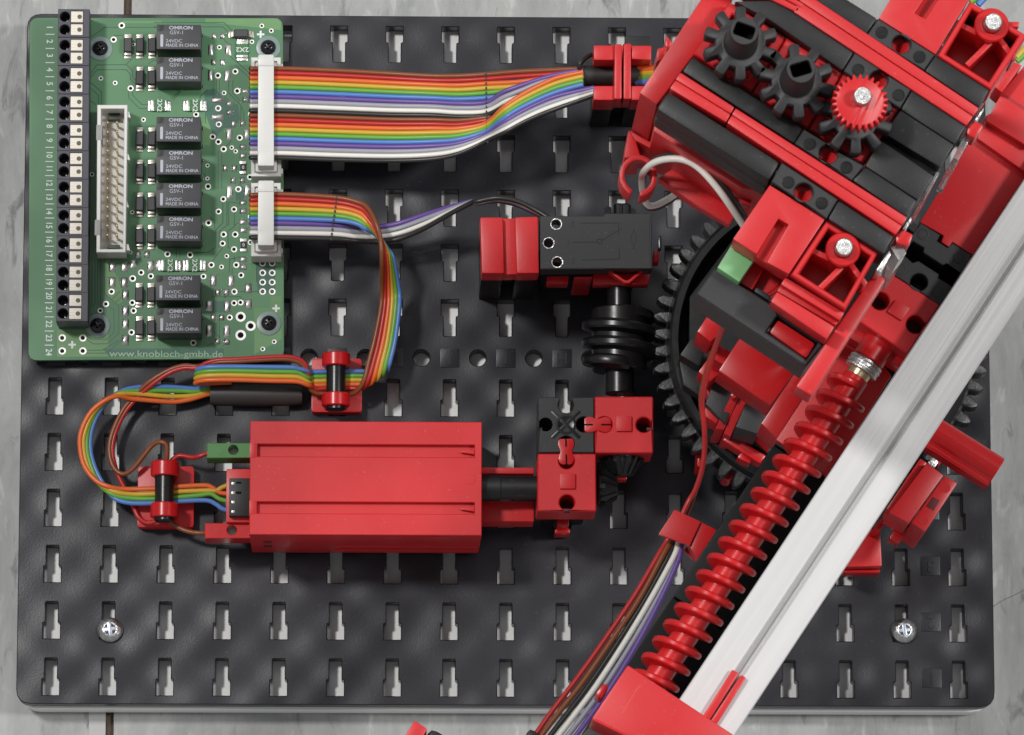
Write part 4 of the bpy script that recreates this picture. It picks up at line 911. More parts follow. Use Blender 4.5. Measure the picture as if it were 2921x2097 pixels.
pr('neck', F, [(330, 1255), (430, 1255), (430, 1330), (328, 1330)], 14, 4, REDS, b, .4); pr('lug_end', F, [(312, 1345), (440, 1345), (440, 1395), (305, 1395)], 9, 1, REDS, b, .5)
bm = new(); box(bm, *(lambda q: (q[0][0]+2, q[1][0]-2, q[2][1]+2, q[0][1]-2))(fold_w(F, [(163, 705), (663, 705), (665, 1200), (160, 1200)], ZB)), .03, 22.1, .3); tag(obj('riser_block', bm, BLK), 'black riser under the lower red corner block', 'block')
# bevel gears
def bevel(p0, p1, label):
    bm = new(); a_, u, v, l = frame(Vector(p0), Vector(p1)); n_ = 14
    add_lathe(bm, p0, p1, [(0, 4.6), (.5, 4.9), (2.0, 4.7), (5.0, 2.6), (5.4, 2.2)], 28)
    for i in range(n_):
        t = 2*math.pi*i/n_; e = u*math.cos(t)+v*math.sin(t); s_ = a_.cross(e)
        q = [Vector(p0)+a_*.6+e*4.4, Vector(p0)+a_*.9+e*6.0, Vector(p0)+a_*5.2+e*3.0, Vector(p0)+a_*4.8+e*2.2]
        vs1 = [bm.verts.new(k+s_*.45) for k in q]; vs2 = [bm.verts.new(k-s_*.45) for k in q]
        bm.faces.new(vs1); bm.faces.new(vs2[::-1])
        for j in range(4): bm.faces.new((vs1[j], vs2[j], vs2[(j+1) % 4], vs1[(j+1) % 4]))
    return tag(obj('cone_gear', bm, BLKS), label, 'gear', 'black cone gears')
g = at(*F(885, 720), 29); wx = g.x
bevel((wx, g.y-.2, 29), (wx, g.y-5.6, 29), 'black cone gear just below the right red corner block')
g2 = at(*F(672, 985), 29); bevel((g2.x, s0.y, 29), (g2.x+5.4, s0.y, 29), 'dark cone gear at the right of the lower red corner block')
pr('clip_tab', F, [(800, 880), (930, 880), (930, 930), (800, 930)], 27, 22, REDS, None, .3)
tag(bpy.data.objects['clip_tab'], 'tiny red tab under the black cone gear', 'tab')

# ================================================================== BLACK WORM
zw = 29.0
pa = at(*E(1288, 870), zw); pb = at(*F(885, 225), zw); pa.x = pb.x = at(*E(1285, 1350), zw).x
bm = new(); yy = [at(*E(1285, q), zw).y for q in (880, 1085, 1600)]; ycoup0 = at(*F(885, 30), zw).y; ycoup1 = at(*F(885, 195), zw).y
wm = thing('worm_gear', 'black worm gear driving the turntable', 'worm gear', (pa.x, (yy[1]+yy[2])/2, zw-9.7))
cyl(bm, (pa.x, yy[0]+3, zw), (pa.x, yy[1]-1, zw), 3.15, 28); obj('shaft', bm, BLKS, wm)
yt, yb_ = yy[1]-.2, yy[2]-.8
bm = new(); cyl(bm, (pa.x, yt, zw), (pa.x, yb_, zw), 7.2, 36, ch=.4)
add_helix(bm, (pa.x, yt-1.3, zw), (pa.x, yb_+1.3, zw), 7.0, 9.8, 4.72, 3.9, 2.0, hand=1, a0=2.2, n=40); obj('thread', bm, BLKS, wm)
bm = new(); cyl(bm, (pa.x, yb_+.5, zw), (pa.x, ycoup0, zw), 2.2, 20); obj('spindle', bm, STEEL, wm)
bm = new(); cyl(bm, (pa.x, ycoup0+3.4, zw), (pa.x, ycoup1, zw), 3.85, 28)
for i in range(8):
    t = 2*math.pi*i/8; add_poly(bm, rect(pa.x+math.cos(t)*3.4, ycoup0+4.4, .9, 3.2), zw+math.sin(t)*3.4+.5, zw+math.sin(t)*3.4-.5, .1)
obj('collet', bm, BLKS, wm)

# ================================================================== LIMIT SWITCH ON ITS MOUNT
ZW = 45.0
mt = thing('mount_block', 'red grooved mounting block at the left of the black switch', 'block', at(*E(340, 700), 30)*1)
pr('cheek', E, [(88, 298), (285, 300), (297, 785), (103, 785)], ZW, ZW-10, RED, mt, .6)
pr('cheek', E, [(388, 297), (588, 293), (597, 782), (405, 785)], ZW, ZW-10, RED, mt, .6)
pr('valley', E, [(280, 318), (400, 318), (412, 790), (290, 795)], ZW-2.2, ZW-10.02, RED, mt, .2)
a_ = fold_w(E, [(95, 310), (590, 310), (597, 800), (98, 800)], ZW-10)
bm = new(); add_poly(bm, a_, ZW-10.1, ZW-12.5, .3); obj('foot', bm, RED, mt)
bk = thing('spacer_block', 'black block carrying the red grooved mounting block', 'block', ((a_[0][0]+a_[1][0])/2, (a_[0][1]+a_[2][1])/2, 0))
xa, xb, ya, yb = a_[0][0]+.2, a_[1][0]-.4, a_[2][1]+.3, a_[0][1]-.3
for u0, u1 in ((xa, xa+5.6), (xa+8.9, xb)):
    bm = new(); box(bm, u0, u1, ya, yb, .03, ZW-12.6, .3); obj('side', bm, BLK, bk)
bm = new(); box(bm, xa+5.65, xa+8.85, ya+3.5, yb-3.5, .05, ZW-12.7, .1); obj('web', bm, BLKS, bk)
swt = thing('limit_switch', 'flat black limit switch with three contact sockets and circuit diagram', 'switch', at(*E(1080, 500), 37)*1)
so = fold_w(E, [(602, 290), (1150, 290), (1165, 268), (1562, 268), (1568, 742), (1165, 742), (1150, 745), (606, 748)], ZW)
hc = [at(*E(*q), ZW) for q in ((743, 360), (678, 522), (752, 687))]
plate('case', so, [circ(p.x, p.y, 1.5, 24) for p in hc], ZW, ZW-7.5, GRYB, swt, .15)
for p in hc:
    bm = new(); add_lathe(bm, (p.x, p.y, ZW-6), (p.x, p.y, ZW+.05), [(0, 1.1), (6.0, 1.25), (6.05, 1.3), (6.06, 1.52), (5.9, 1.55)], 24, caps=False); obj('socket', bm, STEEL, swt)
bm = new(); zz = ZW+.03
def eng(bm, f, pts, w_, z):
    ps = [at(*f(x, y), ZW) for x, y in pts]
    for i in range(len(ps)-1):
        q, r_ = ps[i], ps[i+1]; d = r_-q; c = (q+r_)/2; add_poly(bm, rect(c.x, c.y, d.length+w_*.6, w_, math.atan2(d.y, d.x)), z+.004*i, z-.3, 0)
eng(bm, E, [(950, 352), (1280, 350), (1280, 440)], .26, zz); eng(bm, E, [(890, 517), (1095, 515)], .24, zz); eng(bm, E, [(1140, 500), (1305, 395)], .22, zz); eng(bm, E, [(975, 670), (1288, 660), (1288, 570)], .28, zz)
p = at(*E(1118, 508), ZW); add_lathe(bm, (p.x, p.y, ZW), (p.x, p.y, ZW+1), [(0, .72), (.035, .72), (.035, .50), (0, .48)], 20, caps=False)
eng(bm, E, [(1410, 415), (1432, 460), (1430, 510), (1405, 560), (1425, 585)], .12, zz+.006); eng(bm, E, [(1412, 412), (1390, 460), (1392, 510), (1415, 560), (1395, 585)], .12, zz+.012)
for s_, x, y in (('2', 888, 358), ('1', 846, 520), ('3', 893, 680)):
    p = at(*E(x, y), ZW); add_text(bm, s_, p.x, p.y, ZW-.01, 1.5, math.pi, thick=.04)
eng(bm, E, [(615, 738), (1160, 733)], .14, zz); eng(bm, E, [(1545, 275), (1552, 720)], .14, zz)
obj('diagram', bm, mat('engraved_black', (.003, .003, .003), .6), swt)
pr('button', E, [(1622, 455), (1650, 455), (1650, 575), (1622, 575)], ZW-2, ZW-6, BLKS, swt, .6)
bm = new()
q = [at(*E(*k), ZW-4) for k in ((1178, 752), (1330, 868), (1372, 868), (1512, 752))]; q2 = [at(*E(*k), ZW-4) for k in ((1205, 745), (1335, 842), (1365, 842), (1480, 745))]
add_poly(bm, [(k.x, k.y) for k in q+q2[::-1]], ZW-4, ZW-8.5, .2); obj('lever', bm, REDS, swt)
ft = thing('switch_holder', 'red holder partly hidden under the black switch', 'bracket', at(*E(1100, 860), 20)*1)
pr('arm', E, [(1060, 790), (1555, 790), (1535, 880), (1060, 880)], ZW-11, ZW-16, REDS, ft, .3)
pr('post', E, [(900, 808), (1058, 808), (1052, 830), (895, 830)], ZW-10, 12, REDS, ft, .3)
pr('arm', E, [(662, 810), (850, 808), (846, 872), (660, 872)], ZW-14, ZW-20, REDS, ft, .3)
pr('end', E, [(1580, 590), (1632, 590), (1630, 685), (1580, 685)], ZW-9, ZW-15, REDS, ft, .3)
bm = new(); box(bm, so[0][0]+1, so[4][0]-3, so[4][1]+2.5, so[0][1]-2, 0.05, ZW-20.2, .3); tag(obj('riser_block', bm, BLK), 'black riser hidden under the limit switch', 'block')
pp = at(*E(1320, 210), 9); bm = new()
for dx in (-.85, .9): add_lathe(bm, (pp.x+dx, pp.y+2, 3), (pp.x+dx, pp.y-6, 3), [(0, 1.0), (.4, 1.5), (2, 1.5), (7.6, 1.3)], 12)
tag(obj('split_pin', bm, RAILB), 'black split peg in the slot above the switch', 'peg')

# ================================================================== TURNTABLE
zt_ = 29.0
tc_ = at(2338, 985, zt_)
tt = thing('turntable', 'large black toothed turntable under the red tower', 'turntable', (tc_.x, tc_.y, 0))
ol = gear_outline(tc_.x, tc_.y, 40.6, 44.2, 58, .054, .36, .17)
gr = plate('gear_ring', ol, [circ(tc_.x, tc_.y, 38.5, 60)], zt_+3.4, zt_-3.6, mat('worn_gear_plastic', (.020, .020, .022), .38, spec=.42, bump=.15, bscale=1300, dust=.1), tt, .25)
for v in gr.data.vertices:                                           # teeth slope down to their tips
    d_r = (Vector((v.co.x, v.co.y))/S).length-40.4
    if d_r > 0 and v.co.z/S+0 > zt_: v.co.z -= d_r*.20*S
bm = new(); add_lathe(bm, (tc_.x, tc_.y, zt_+3.3), (tc_.x, tc_.y, zt_+9), [(0, 40.2), (.7, 40.4), (4.2, 39.8), (4.8, 39.2), (4.8, 37.6), (3.0, 37.0), (-.4, 36.6)], 96, caps=False); obj('rim', bm, BLKS, tt)
bm = new(); add_lathe(bm, (tc_.x, tc_.y, .1), (tc_.x, tc_.y, 30), [(0, 38), (25, 38), (25.1, 33)], 72); obj('drum', bm, RAILB, tt)
bm = new(); add_poly(bm, circ(tc_.x, tc_.y, 36.4, 10, .3), zt_+5.5, zt_-3, .6); obj('top_disc', bm, RAILB, tt)
sp = thing('swivel_block', 'small red block low at the bottom of the turntable rim', 'block', at(*G(640, 1300), 20)*1)
pr('block', G, [(640, 1255), (680, 1265), (670, 1420), (630, 1420)], 26, 12, REDS, sp, .3)
p = at(*G(888, 1497), 22); bm = new(); cyl(bm, (p.x, p.y, 14), (p.x, p.y, 24), 1.6, 18); tag(obj('peg', bm, REDS), 'small red peg at the lower edge of the turntable', 'peg')

# tower column: blocks stacked from the turntable up to the head
colm = thing('tower_column', 'red and black block column standing on the turntable under the tower head', 'column', (lambda p: (p.x, p.y, 35))(at(2480, 330, 225)))
an = math.radians(-33.5); ux, uy = Vector((math.cos(an), math.sin(an), 0)), Vector((math.cos(an+math.pi/2), math.sin(an+math.pi/2), 0))
cc = at(2480, 330, 225)
for k in range(6):
    z0 = 35+k*31.5
    for s_ in (-1, 1):
        c = cc+ux*s_*9.5; bm = new(); add_poly(bm, rect(c.x, c.y, 8, 15, an), min(z0+31.4, 226), z0, .5); obj('upright', bm, BLK, colm)
    c = cc; bm = new(); add_poly(bm, rect(c.x, c.y, 10.8, 9, an), min(z0+31.4, 225), z0, .3); obj('spine', bm, RED, colm)

# ------------------------------------------------------------------ things on the turntable (lower level)
lo = thing('lower_carriage', 'stack of red and black blocks low on the turntable beside the thin red wire', 'block stack', at(*G(900, 900), 35)*1)
pr('red_block', G, [(715, 125), (880, 225), (745, 348), (628, 260)], 98, 80, REDS, lo, .4)
pr('red_block', G, [(770, 345), (930, 440), (880, 560), (730, 470)], 86, 60, REDS, lo, .3)
pr('red_block', G, [(730, 480), (880, 570), (740, 690), (640, 605)], 72, 60, REDS, lo, .3)
pr('red_block', G, [(1000, 305), (1462, 612), (1262, 900), (812, 596)], 100, 84, REDS, lo, .5)
pr('black_block', G, [(800, 620), (1010, 740), (870, 1050), (700, 880)], 62, 36, GRYB, lo, .3)
pr('black_block', G, [(1080, 800), (1255, 910), (1150, 1140), (960, 1080)], 70, 36, GRYB, lo, .3)
pr('red_post', G, [(930, 795), (990, 830), (880, 1060), (800, 1050)], 66, 36, RED, lo, .3, zts=[66, 66, 58, 58])
pr('red_post', G, [(1000, 790), (1062, 845), (935, 1120), (875, 1090)], 66, 36, RED, lo, .3, zts=[66, 66, 58, 58])
pr('red_cap', G, [(915, 800), (985, 738), (1075, 790), (1060, 850), (1000, 800), (940, 840)], 68, 62, REDS, lo, .3)
pr('red_rail', G, [(700, 900), (820, 970), (800, 1050), (690, 985)], 58, 46, RED, lo, .3)
pr('red_rail', G, [(700, 690), (960, 705), (860, 760), (720, 820)], 56, 48, REDS, lo, .3)
pr('red_rail', G, [(1140, 1160), (1190, 1060), (1310, 1120), (1250, 1260)], 60, 40, RED, lo, .3)
pr('black_rail', G, [(940, 1120), (1010, 1080), (1290, 1240), (1240, 1310)], 52, 36, BLK, lo, .3)
pr('black_block', G, [(590, 300), (700, 410), (650, 560), (480, 460)], 52, 36, BLK, lo, .5)
pr('black_block', G, [(470, 500), (690, 620), (700, 850), (510, 720)], 44, 35, BLK, lo, .6)
cl = thing('latch_clip', 'small red latch clip at the front edge of the turntable', 'clip', at(*G(1050, 1300), 36)*1)
pr('bar', G, [(885, 1125), (1225, 1325), (1170, 1395), (850, 1195)], 52, 44, REDS, cl, .5)
pr('tab', G, [(1010, 1290), (1110, 1335), (1085, 1395), (970, 1345)], 50, 42, REDS, cl, .6)
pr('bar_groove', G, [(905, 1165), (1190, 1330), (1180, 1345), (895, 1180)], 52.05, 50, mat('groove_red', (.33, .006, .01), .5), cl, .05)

# ------------------------------------------------------------------ carriage level beside the aluminium beam
ZC = 158.0
ZBM = 166.0
bd = at(2683.6, 869.8, ZBM); be = at(1939.6, 1992, ZBM)
ca = thing('carriage_plate', 'smooth red plate beside the upper end of the aluminium beam', 'plate', at(2780, 500, ZC-14)*1)
pr('plate', None, [(2812, 330), (2990, 232), (3060, 300), (2921+8, 505-4), (2775, 728), (2716, 690), (2707, 705), (2685, 690), (2692, 672), (2624, 634)], ZC, ZC-14, RED, ca, .3)
pr('ridge', B, [(1450, 1035), (1490, 1010), (1850, 1235), (1850, 1450), (1420, 1150)], ZC+3.0, ZC-2, RED, ca, .3)
pr('step', B, [(1620, 770), (1860, 480), (1900, 900), (1850, 1225), (1495, 1005)], ZC+6, ZC-2, RED, ca, .4)
pr('step', B, [(1560, 720), (1700, 500), (1790, 540), (1620, 770)], ZC+10, ZC-2, RED, ca, .4)
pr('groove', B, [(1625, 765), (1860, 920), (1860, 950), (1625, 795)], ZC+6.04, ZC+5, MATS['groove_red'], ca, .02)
kb = thing('charcoal_block', 'charcoal block with slotted channel between red plate and red block by the beam', 'block', at(*D(1000, 720), ZC-15)*1)
ko = fold_w(D, [(950, 395), (1112, 495), (1085, 545), (1170, 600), (1210, 560), (1375, 665), (1115, 1078), (660, 782)], ZC)
h1 = at(*D(935, 885), ZC)
chn = fold_w(D, [(848, 585), (886, 548), (975, 600), (970, 640), (1130, 745), (1160, 735), (1270, 810), (1200, 915), (1095, 850), (1100, 820), (930, 710), (880, 725), (818, 668)], ZC)
h2 = at(*D(1125, 590), ZC)
plate('block', ko, [circ(h1.x, h1.y, 2.1, 20), chn], ZC, ZC-12, GRYB, kb, .2)
bm = new(); add_poly(bm, [(p[0], p[1]) for p in fold_w(D, [(945, 405), (1370, 670), (1115, 1070), (670, 785)], ZC)], ZC-12.1, ZC-15, .1); obj('bottom', bm, BLKS, kb)
for q in ((968, 490), (1262, 682), (782, 778), (1085, 965)):
    p = at(*D(*q), ZC); bm = new(); add_lathe(bm, (p.x, p.y, ZC), (p.x, p.y, ZC+1), [(-.1, 1.45), (.1, 1.4), (.12, 1.2), (.03, 1.1), (.03, .1)], 20); obj('stud_mark', bm, GRYB, kb)
rbk = thing('bearing_block', 'red block with square boss and two holes against the aluminium beam', 'block', at(*D(780, 1150), ZC-15)*1)
hh = [at(*D(*q), ZC) for q in ((612, 1040), (905, 1235))]
plate('block', fold_w(D, [(660, 785), (1110, 1070), (840, 1480), (410, 1190)], ZC), [circ(p.x, p.y, 2.2, 20) for p in hh], ZC-.2, ZC-15, RED, rbk, .3)
pr('boss', D, [(740, 1030), (860, 1100), (790, 1205), (672, 1130)], ZC+.6, ZC-2, RED, rbk, .2)
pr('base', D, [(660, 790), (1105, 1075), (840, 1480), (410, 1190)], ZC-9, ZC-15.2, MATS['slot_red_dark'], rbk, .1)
pr('skirt', D, [(420, 1240), (840, 1480), (770, 1600), (330, 1330)], ZC-9, ZC-16, REDS, rbk, .3)

# ------------------------------------------------------------------ aluminium beam
dirb = (bd-be).normalized(); rgt = dirb.cross(Vector((0, 0, 1)))
q = at(2450, 1561, ZBM); wb = (q-be).dot(rgt); 
c0 = be+rgt*wb/2-dirb*40; c1 = bd+rgt*wb/2+dirb*62
hw = wb/2
bmm = thing('aluminium_beam', 'long silver aluminium profile beam crossing the picture diagonally', 'beam', (c0.x, c0.y, ZBM-15))
g1, g2 = -0.55, 1.75
bm = new(); add_profile(bm, c0, c1, [(-hw, -.25), (-hw+.25, 0), (g1-.2, 0), (g1, -.2), (g1+.75, -1.5), (g1+.8, -2.6), (g2-.4, -2.6), (g2-.3, -.6), (g2, -.2), (g2+.2, 0), (hw-.25, 0), (hw, -.25), (hw, -14.6), (hw-.3, -15), (-hw+.3, -15), (-hw, -14.6)])
obj('profile', bm, ALU, bmm, ang=20)
cb = thing('beam_clip', 'red two-pronged clip pushed into the groove of the aluminium beam', 'clip', at(*J(1450, 1300), ZBM-2)*1)
pr('prong', J, [(1543, 1060), (1603, 1092), (1345, 1500), (1285, 1460)], ZBM+1.6, ZBM-1.5, RED, cb, .3)
pr('prong', J, [(1618, 1105), (1666, 1132), (1405, 1540), (1355, 1505)], ZBM+1.6, ZBM-1.5, RED, cb, .3)
# black rail pieces beside the beam
sl = be-rgt*.25
rl_l = at(*J(650, 1000), 138); wrl = (at(*J(1090, 1310), 138)-rl_l).dot(rgt)
def along(p, z):          # distance of a photo point along the beam axis at height z
    return (at(*p, z)-be).dot(dirb)
rail = [(-45, along(J(1260, 590), 138)), (along(J(1260, 590), 138)+.35, along(G(1430, 1330), 138)), (along(G(1430, 1330), 138)+.35, along(D(650, 1400), 138))]
refl = at(*J(1090, 1310), 138); off = (refl-be).dot(rgt)
names = ('black rail piece at the lower end of the red screw', 'middle black rail piece under the red screw', 'uppermost black rail piece under the red screw')
for (a_, b_), lb in zip(rail, names):
    p_, q_ = be+dirb*a_, be+dirb*b_; pts = [p_+rgt*(off-wrl), q_+rgt*(off-wrl), q_+rgt*off, p_+rgt*off]
    bm = new(); add_poly(bm, [(k.x, k.y) for k in pts], 138, 122, .5)
    tag(obj('rail_block', bm, RAILB), lb, 'rail', 'black rail pieces under the red screw')
rp = thing('slide_plate', 'red plate under the upper half of the red screw beside the beam', 'plate', at(*G(1600, 1200), 125)*1)
pr('plate', G, [(1310, 1190), (1500, 900), (1960, 190), (2300, 640), (1752, 1505)], 140.5, 134, RED, rp, .2)
pr('strip', J, [(1820, 240), (1840, 250), (2010, 0), (1985, -10)], 140.5, 134, RED, rp, .1)
pr('plate_side', G, [(1180, 1050), (1480, 600), (1620, 690), (1320, 1180)], 118, 100, REDS, rp, .3)

# red screw
zx = 150.0
xa_, xb_ = at(*J(885, 1150), zx), at(*D(400, 1660), zx)
sp_ = at(*J(952, 1045), zx); d_ = (at(*J(1535, 165), zx)-sp_).normalized()
s0_ = sp_-d_*14; s1_ = sp_+d_*((xb_-sp_).dot(d_))
scw = thing('lead_screw', 'long red lead screw lying parallel to the aluminium beam', 'screw', (s0_.x, s0_.y, zx-6))
bm = new(); cyl(bm, s0_, s1_, 3.15, 28); obj('core', bm, REDS, scw)
bm = new(); add_helix(bm, s0_+d_*1.5, s1_-d_*2, 2.9, 6.0, 4.75, 2.7, 1.35, hand=-1, a0=.4, n=40); obj('thread', bm, REDS, scw)
nn = thing('end_nut', 'silver ringed nut and red cap at the upper end of the red screw', 'nut', (s1_.x, s1_.y, zx-4)); e1 = at(*D(500, 1525), zx+2)
ax = Vector((d_.x, d_.y, 0)).normalized()
def on_axis(f, x, y): 
    p = at(*f(x, y), zx+3); return s1_+ax*((p-s1_).dot(ax))
n0 = on_axis(D, 420, 1600); n1 = on_axis(D, 490, 1520)
bm = new(); add_lathe(bm, n0-ax*3.2, n1, [(0, 2.6), (3.4, 2.9)], 24); obj('bushing', bm, mat('brass', (.65, .55, .35), .3, metal=1), nn)
bm = new(); add_lathe(bm, n0, n1+ax*2, [(0.2, 3.5), (.4, 4.1), (.9, 4.25), (1.2, 4.0), (1.5, 4.0), (1.7, 4.3), (2.2, 4.3), (2.5, 4.0), (2.8, 4.3), (3.2, 4.2), (3.4, 3.0)], 32); obj('ring', bm, STEEL, nn)
bm = new(); cyl(bm, n0+ax*3.5, n0+ax*11.5, 4.0, 28, ch=.4); obj('cap', bm, REDS, nn)

# lower end block and its neighbours
eb = thing('end_block', 'large red block at the bottom end of the beam and red screw', 'block', at(1850, 2050, 150)*1)
pr('block', None, [(1791, 1896), (2096, 2098), (2020, 2215), (1700, 2060), (1687, 2051)], 178, 160, RED, eb, .6)
pr('mould_line', J, [(737, 1195), (741, 1198), (590, 1442), (586, 1439)], 178.03, 177, mat('pale_red', (.66, .09, .08), .4), eb, 0)
pr('tab', J, [(425, 1170), (480, 1205), (415, 1320), (350, 1285)], 168, 158, REDS, eb, .8)
pr('lower_body', J, [(335, 1520), (1500, 1900), (1300, 2200), (230, 1640)], 150, 128, BLK, eb, .5)
gp = thing('gripper_end', 'red and black end piece cut off by the bottom edge of the picture', 'gripper', at(*I(300, 1640), 100)*1)
pr('red_tip', I, [(250, 1500), (362, 1575), (250, 1760), (130, 1690)], 130, 115, RED, gp, .4)
pr('black_body', I, [(395, 1562), (560, 1660), (440, 1860), (280, 1750)], 128, 105, BLK, gp, 1.6)
gp2 = thing('cable_guide', 'black guide holding the wire bundle at the bottom edge', 'guide', at(*I(1260, 1640), 100)*1)
pr('guide_body', I, [(1248, 1563), (1400, 1660), (1300, 1830), (1150, 1730)], 118, 100, BLK, gp2, 1.2)

# wire bundle along the arm
wbn = thing('wire_bundle', 'flat bundle of red, brown, black, white, grey and purple wires along the arm', 'cable', at(*F(1400, 1600), 100)*1)
topx = [(1285, 1452), (1305, 1470), (1325, 1490), (1345, 1508), (1362, 1525), (1378, 1540)]
J0 = {'red': [(985, -60), (900, 80), (700, 420), (450, 790), (200, 1140), (0, 1400), (-170, 1640), (-300, 1820)], 'brown': [(1015, -50), (935, 90), (740, 450), (500, 810), (250, 1170), (45, 1430), (-120, 1650), (-250, 1830)],
      'black': [(1045, -40), (980, 100), (790, 450), (550, 830), (300, 1200), (95, 1470), (-60, 1670), (-190, 1850)], 'white': [(1072, -30), (1040, 80), (850, 430), (610, 830), (360, 1210), (150, 1490), (0, 1690), (-120, 1860)],
      'grey': [(1088, -20), (1065, 90), (895, 440), (670, 840), (420, 1230), (200, 1530), (55, 1720), (-60, 1880)], 'purple': [(1100, -10), (1078, 110), (930, 440), (720, 840), (480, 1230), (260, 1540), (110, 1740), (0, 1900)]}
for k, (c, ps) in enumerate(J0.items()):
    pts = [(F, topx[k][0]+45, topx[k][1]-110, 106)] + [(J, x, y, 105+j*.7+(0.6 if k % 2 else 0)) for j, (x, y) in enumerate(ps)]
    wire('wire', pts, c, wbn, .68 if c != 'white' else .74)
tg = thing('cable_tag', 'red folded sleeve wrapped round the wire bundle', 'sleeve', at(*F(1450, 1400), 95)*1)
pr('top', F, [(1340, 1185), (1565, 1290), (1470, 1500), (1200, 1400)], 112, 110.6, RED, tg, .25, zts=[112, 112, 112, 112])
pr('side', F, [(1562, 1290), (1700, 1362), (1530, 1620), (1465, 1498)], 111, 104, REDS, tg, .25)
pr('bottom', F, [(1440, 1505), (1530, 1560), (1500, 1625), (1420, 1540)], 103, 101.6, REDS, tg, .2)
# thin lead from the switch on the tower down to the bundle
ld = thing('lead_pair', 'thin red and brown wire pair hanging from the tower switch to the red sleeve', 'wire', at(*G(680, 1000), 90)*1)
wire('wire', [(G, 865, 170, 150), (G, 848, 240, 145), (G, 790, 400, 135), (G, 725, 590, 128), (G, 680, 780, 122), (G, 672, 900, 118), (G, 690, 1080, 115), (G, 695, 1260, 112), (G, 670, 1450, 110), (G, 615, 1620, 108), (F, 1470, 1100, 107), (F, 1420, 1200, 107), (F, 1380, 1290, 107)], 'red', ld, .66)
wire('wire', [(G, 850, 160, 149), (G, 835, 240, 144), (G, 775, 400, 134), (G, 708, 590, 127), (G, 663, 780, 121), (G, 660, 900, 116), (G, 685, 1080, 113), (G, 688, 1260, 110), (G, 668, 1450, 108), (F, 1515, 1050, 106), (F, 1480, 1150, 105.5), (F, 1450, 1220, 105.5), (F, 1420, 1300, 105.5)], 'brown', ld, .52)

# ------------------------------------------------------------------ right of the beam
rd = thing('red_rod', 'red rounded bar sticking out to the right from under the beam', 'bar', at(*H(1000, 600), 50)*1)
a_ = at(*H(800, 460), 64); b_ = at(*H(1285, 765), 64)
aa, uu, vv, ll = frame(a_, b_); hw_ = 4.35
bm = new(); add_profile(bm, a_, b_, [(-hw_, -5), (-hw_, .6), (-hw_+.5, 2.2), (-hw_+1.5, 3.3), (-hw_+2.8, 3.9), (-.2, 3.9), (1.1, 3.4), (2.2, 2.5), (2.6, 1.9), (hw_-.4, 1.7), (hw_, 1.2), (hw_, -5)]); bmesh.ops.bevel(bm, geom=bm.edges[:], offset=.25, segments=2, affect='EDGES', clamp_overlap=True)
obj('bar', bm, REDS, rd)
sb = thing('slotted_block', 'red stepped block with a slot at the right of the beam', 'block', at(*H(780, 1000), 40)*1)
pr('rear_body', H, [(752, 660), (800, 690), (540, 1050), (515, 1010)], 66, 52, REDS, sb, .3)
pr('middle_body', H, [(798, 690), (918, 778), (672, 1118), (530, 1040)], 69, 50, RED, sb, .4)
pr('front_body', H, [(925, 782), (1016, 832), (785, 1180), (688, 1112)], 66, 36, RED, sb, .5)
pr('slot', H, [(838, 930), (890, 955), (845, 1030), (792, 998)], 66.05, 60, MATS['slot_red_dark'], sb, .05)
for q in ((928, 866), (772, 1095)):
    p = at(*H(*q), 66); bm = new(); add_lathe(bm, (p.x, p.y, 66), (p.x, p.y, 67), [(-.1, 1.35), (.06, 1.3), (.07, .1)], 20); obj('dot', bm, REDS, sb)
pr('foot', H, [(570, 1150), (640, 1190), (600, 1260), (535, 1225)], 50, 44, REDS, sb, .3)
lf = thing('lower_plate', 'red flat plate under the beam at bottom right', 'plate', at(*H(380, 1400), 0)*1)
pr('plate', H, [(455, 1150), (472, 1170), (484, 1420), (200, 1425), (200, 1200)], 20, 12, RED, lf, .5)
pr('rim', H, [(475, 1440), (215, 1440), (215, 1465), (470, 1465)], 16, 8, REDS, lf, .5)
pr('bracket', H, [(420, 1150), (470, 1085), (515, 1100), (475, 1160)], 34, 20, REDS, lf, .3)
pr('lower_support', H, [(440, 1200), (440, 1410), (200, 1410), (200, 1200)], 11.9, .03, BLK, lf, .3)
cp_ = thing('grip_clip', 'grey clear clip beside the red stepped block under the beam', 'clip', at(*H(830, 690), 20)*1)
pr('clip_body', H, [(800, 690), (860, 640), (880, 690), (850, 730)], 40, 30, STEEL, cp_, .3); pr('red_tip', H, [(855, 650), (910, 665), (880, 720)], 36, 28, REDS, cp_, .3)

# ================================================================== TOWER HEAD
ZH_ = 245.0
hdx = thing('tower_head', 'red and black tower head of parallel bars carrying three gears', 'tower head', at(2330, 400, 200)*1)
def bar(name, f, pts, m=BLK, zt=ZH_, zb=None, bev=.6): return pr(name, f, pts, zt, zt-14 if zb is None else zb, m, hdx, bev)
# strip 1 (top right)
bar('black_bar', B, [(-150, -180), (100, -330), (588, 150), (493, 282)], BLK) if 0 else None
bar('black_bar', B, [(355, 5), (590, 152), (497, 285), (95, 12), (-330, -270), (-120, -300)], BLK)
def hole_block(f, pts, hole, dots, m=GRYB, z=ZH_):
    o_ = fold_w(f, pts, z); h = at(*f(*hole), z)
    b_ = plate('hole_block', o_, [circ(h.x, h.y, 2.15, 22)], z, z-14, m, hdx, .2)
    bm = new(); add_lathe(bm, (h.x, h.y, z-9), (h.x, h.y, z), [(0, 2.3), (5.0, 2.2), (5.0, 1.2), (4.2, .1)], 16); obj('red_core', bm, REDS, b_)
    for q in dots:
        p = at(*f(*q), z); bm = new(); add_lathe(bm, (p.x, p.y, z), (p.x, p.y, z+1), [(-.1, 1.5), (.08, 1.45), (.1, 1.25), (.02, 1.15), (.05, .6), (.02, .1)], 20); obj('stud_mark', bm, BLKS, b_)
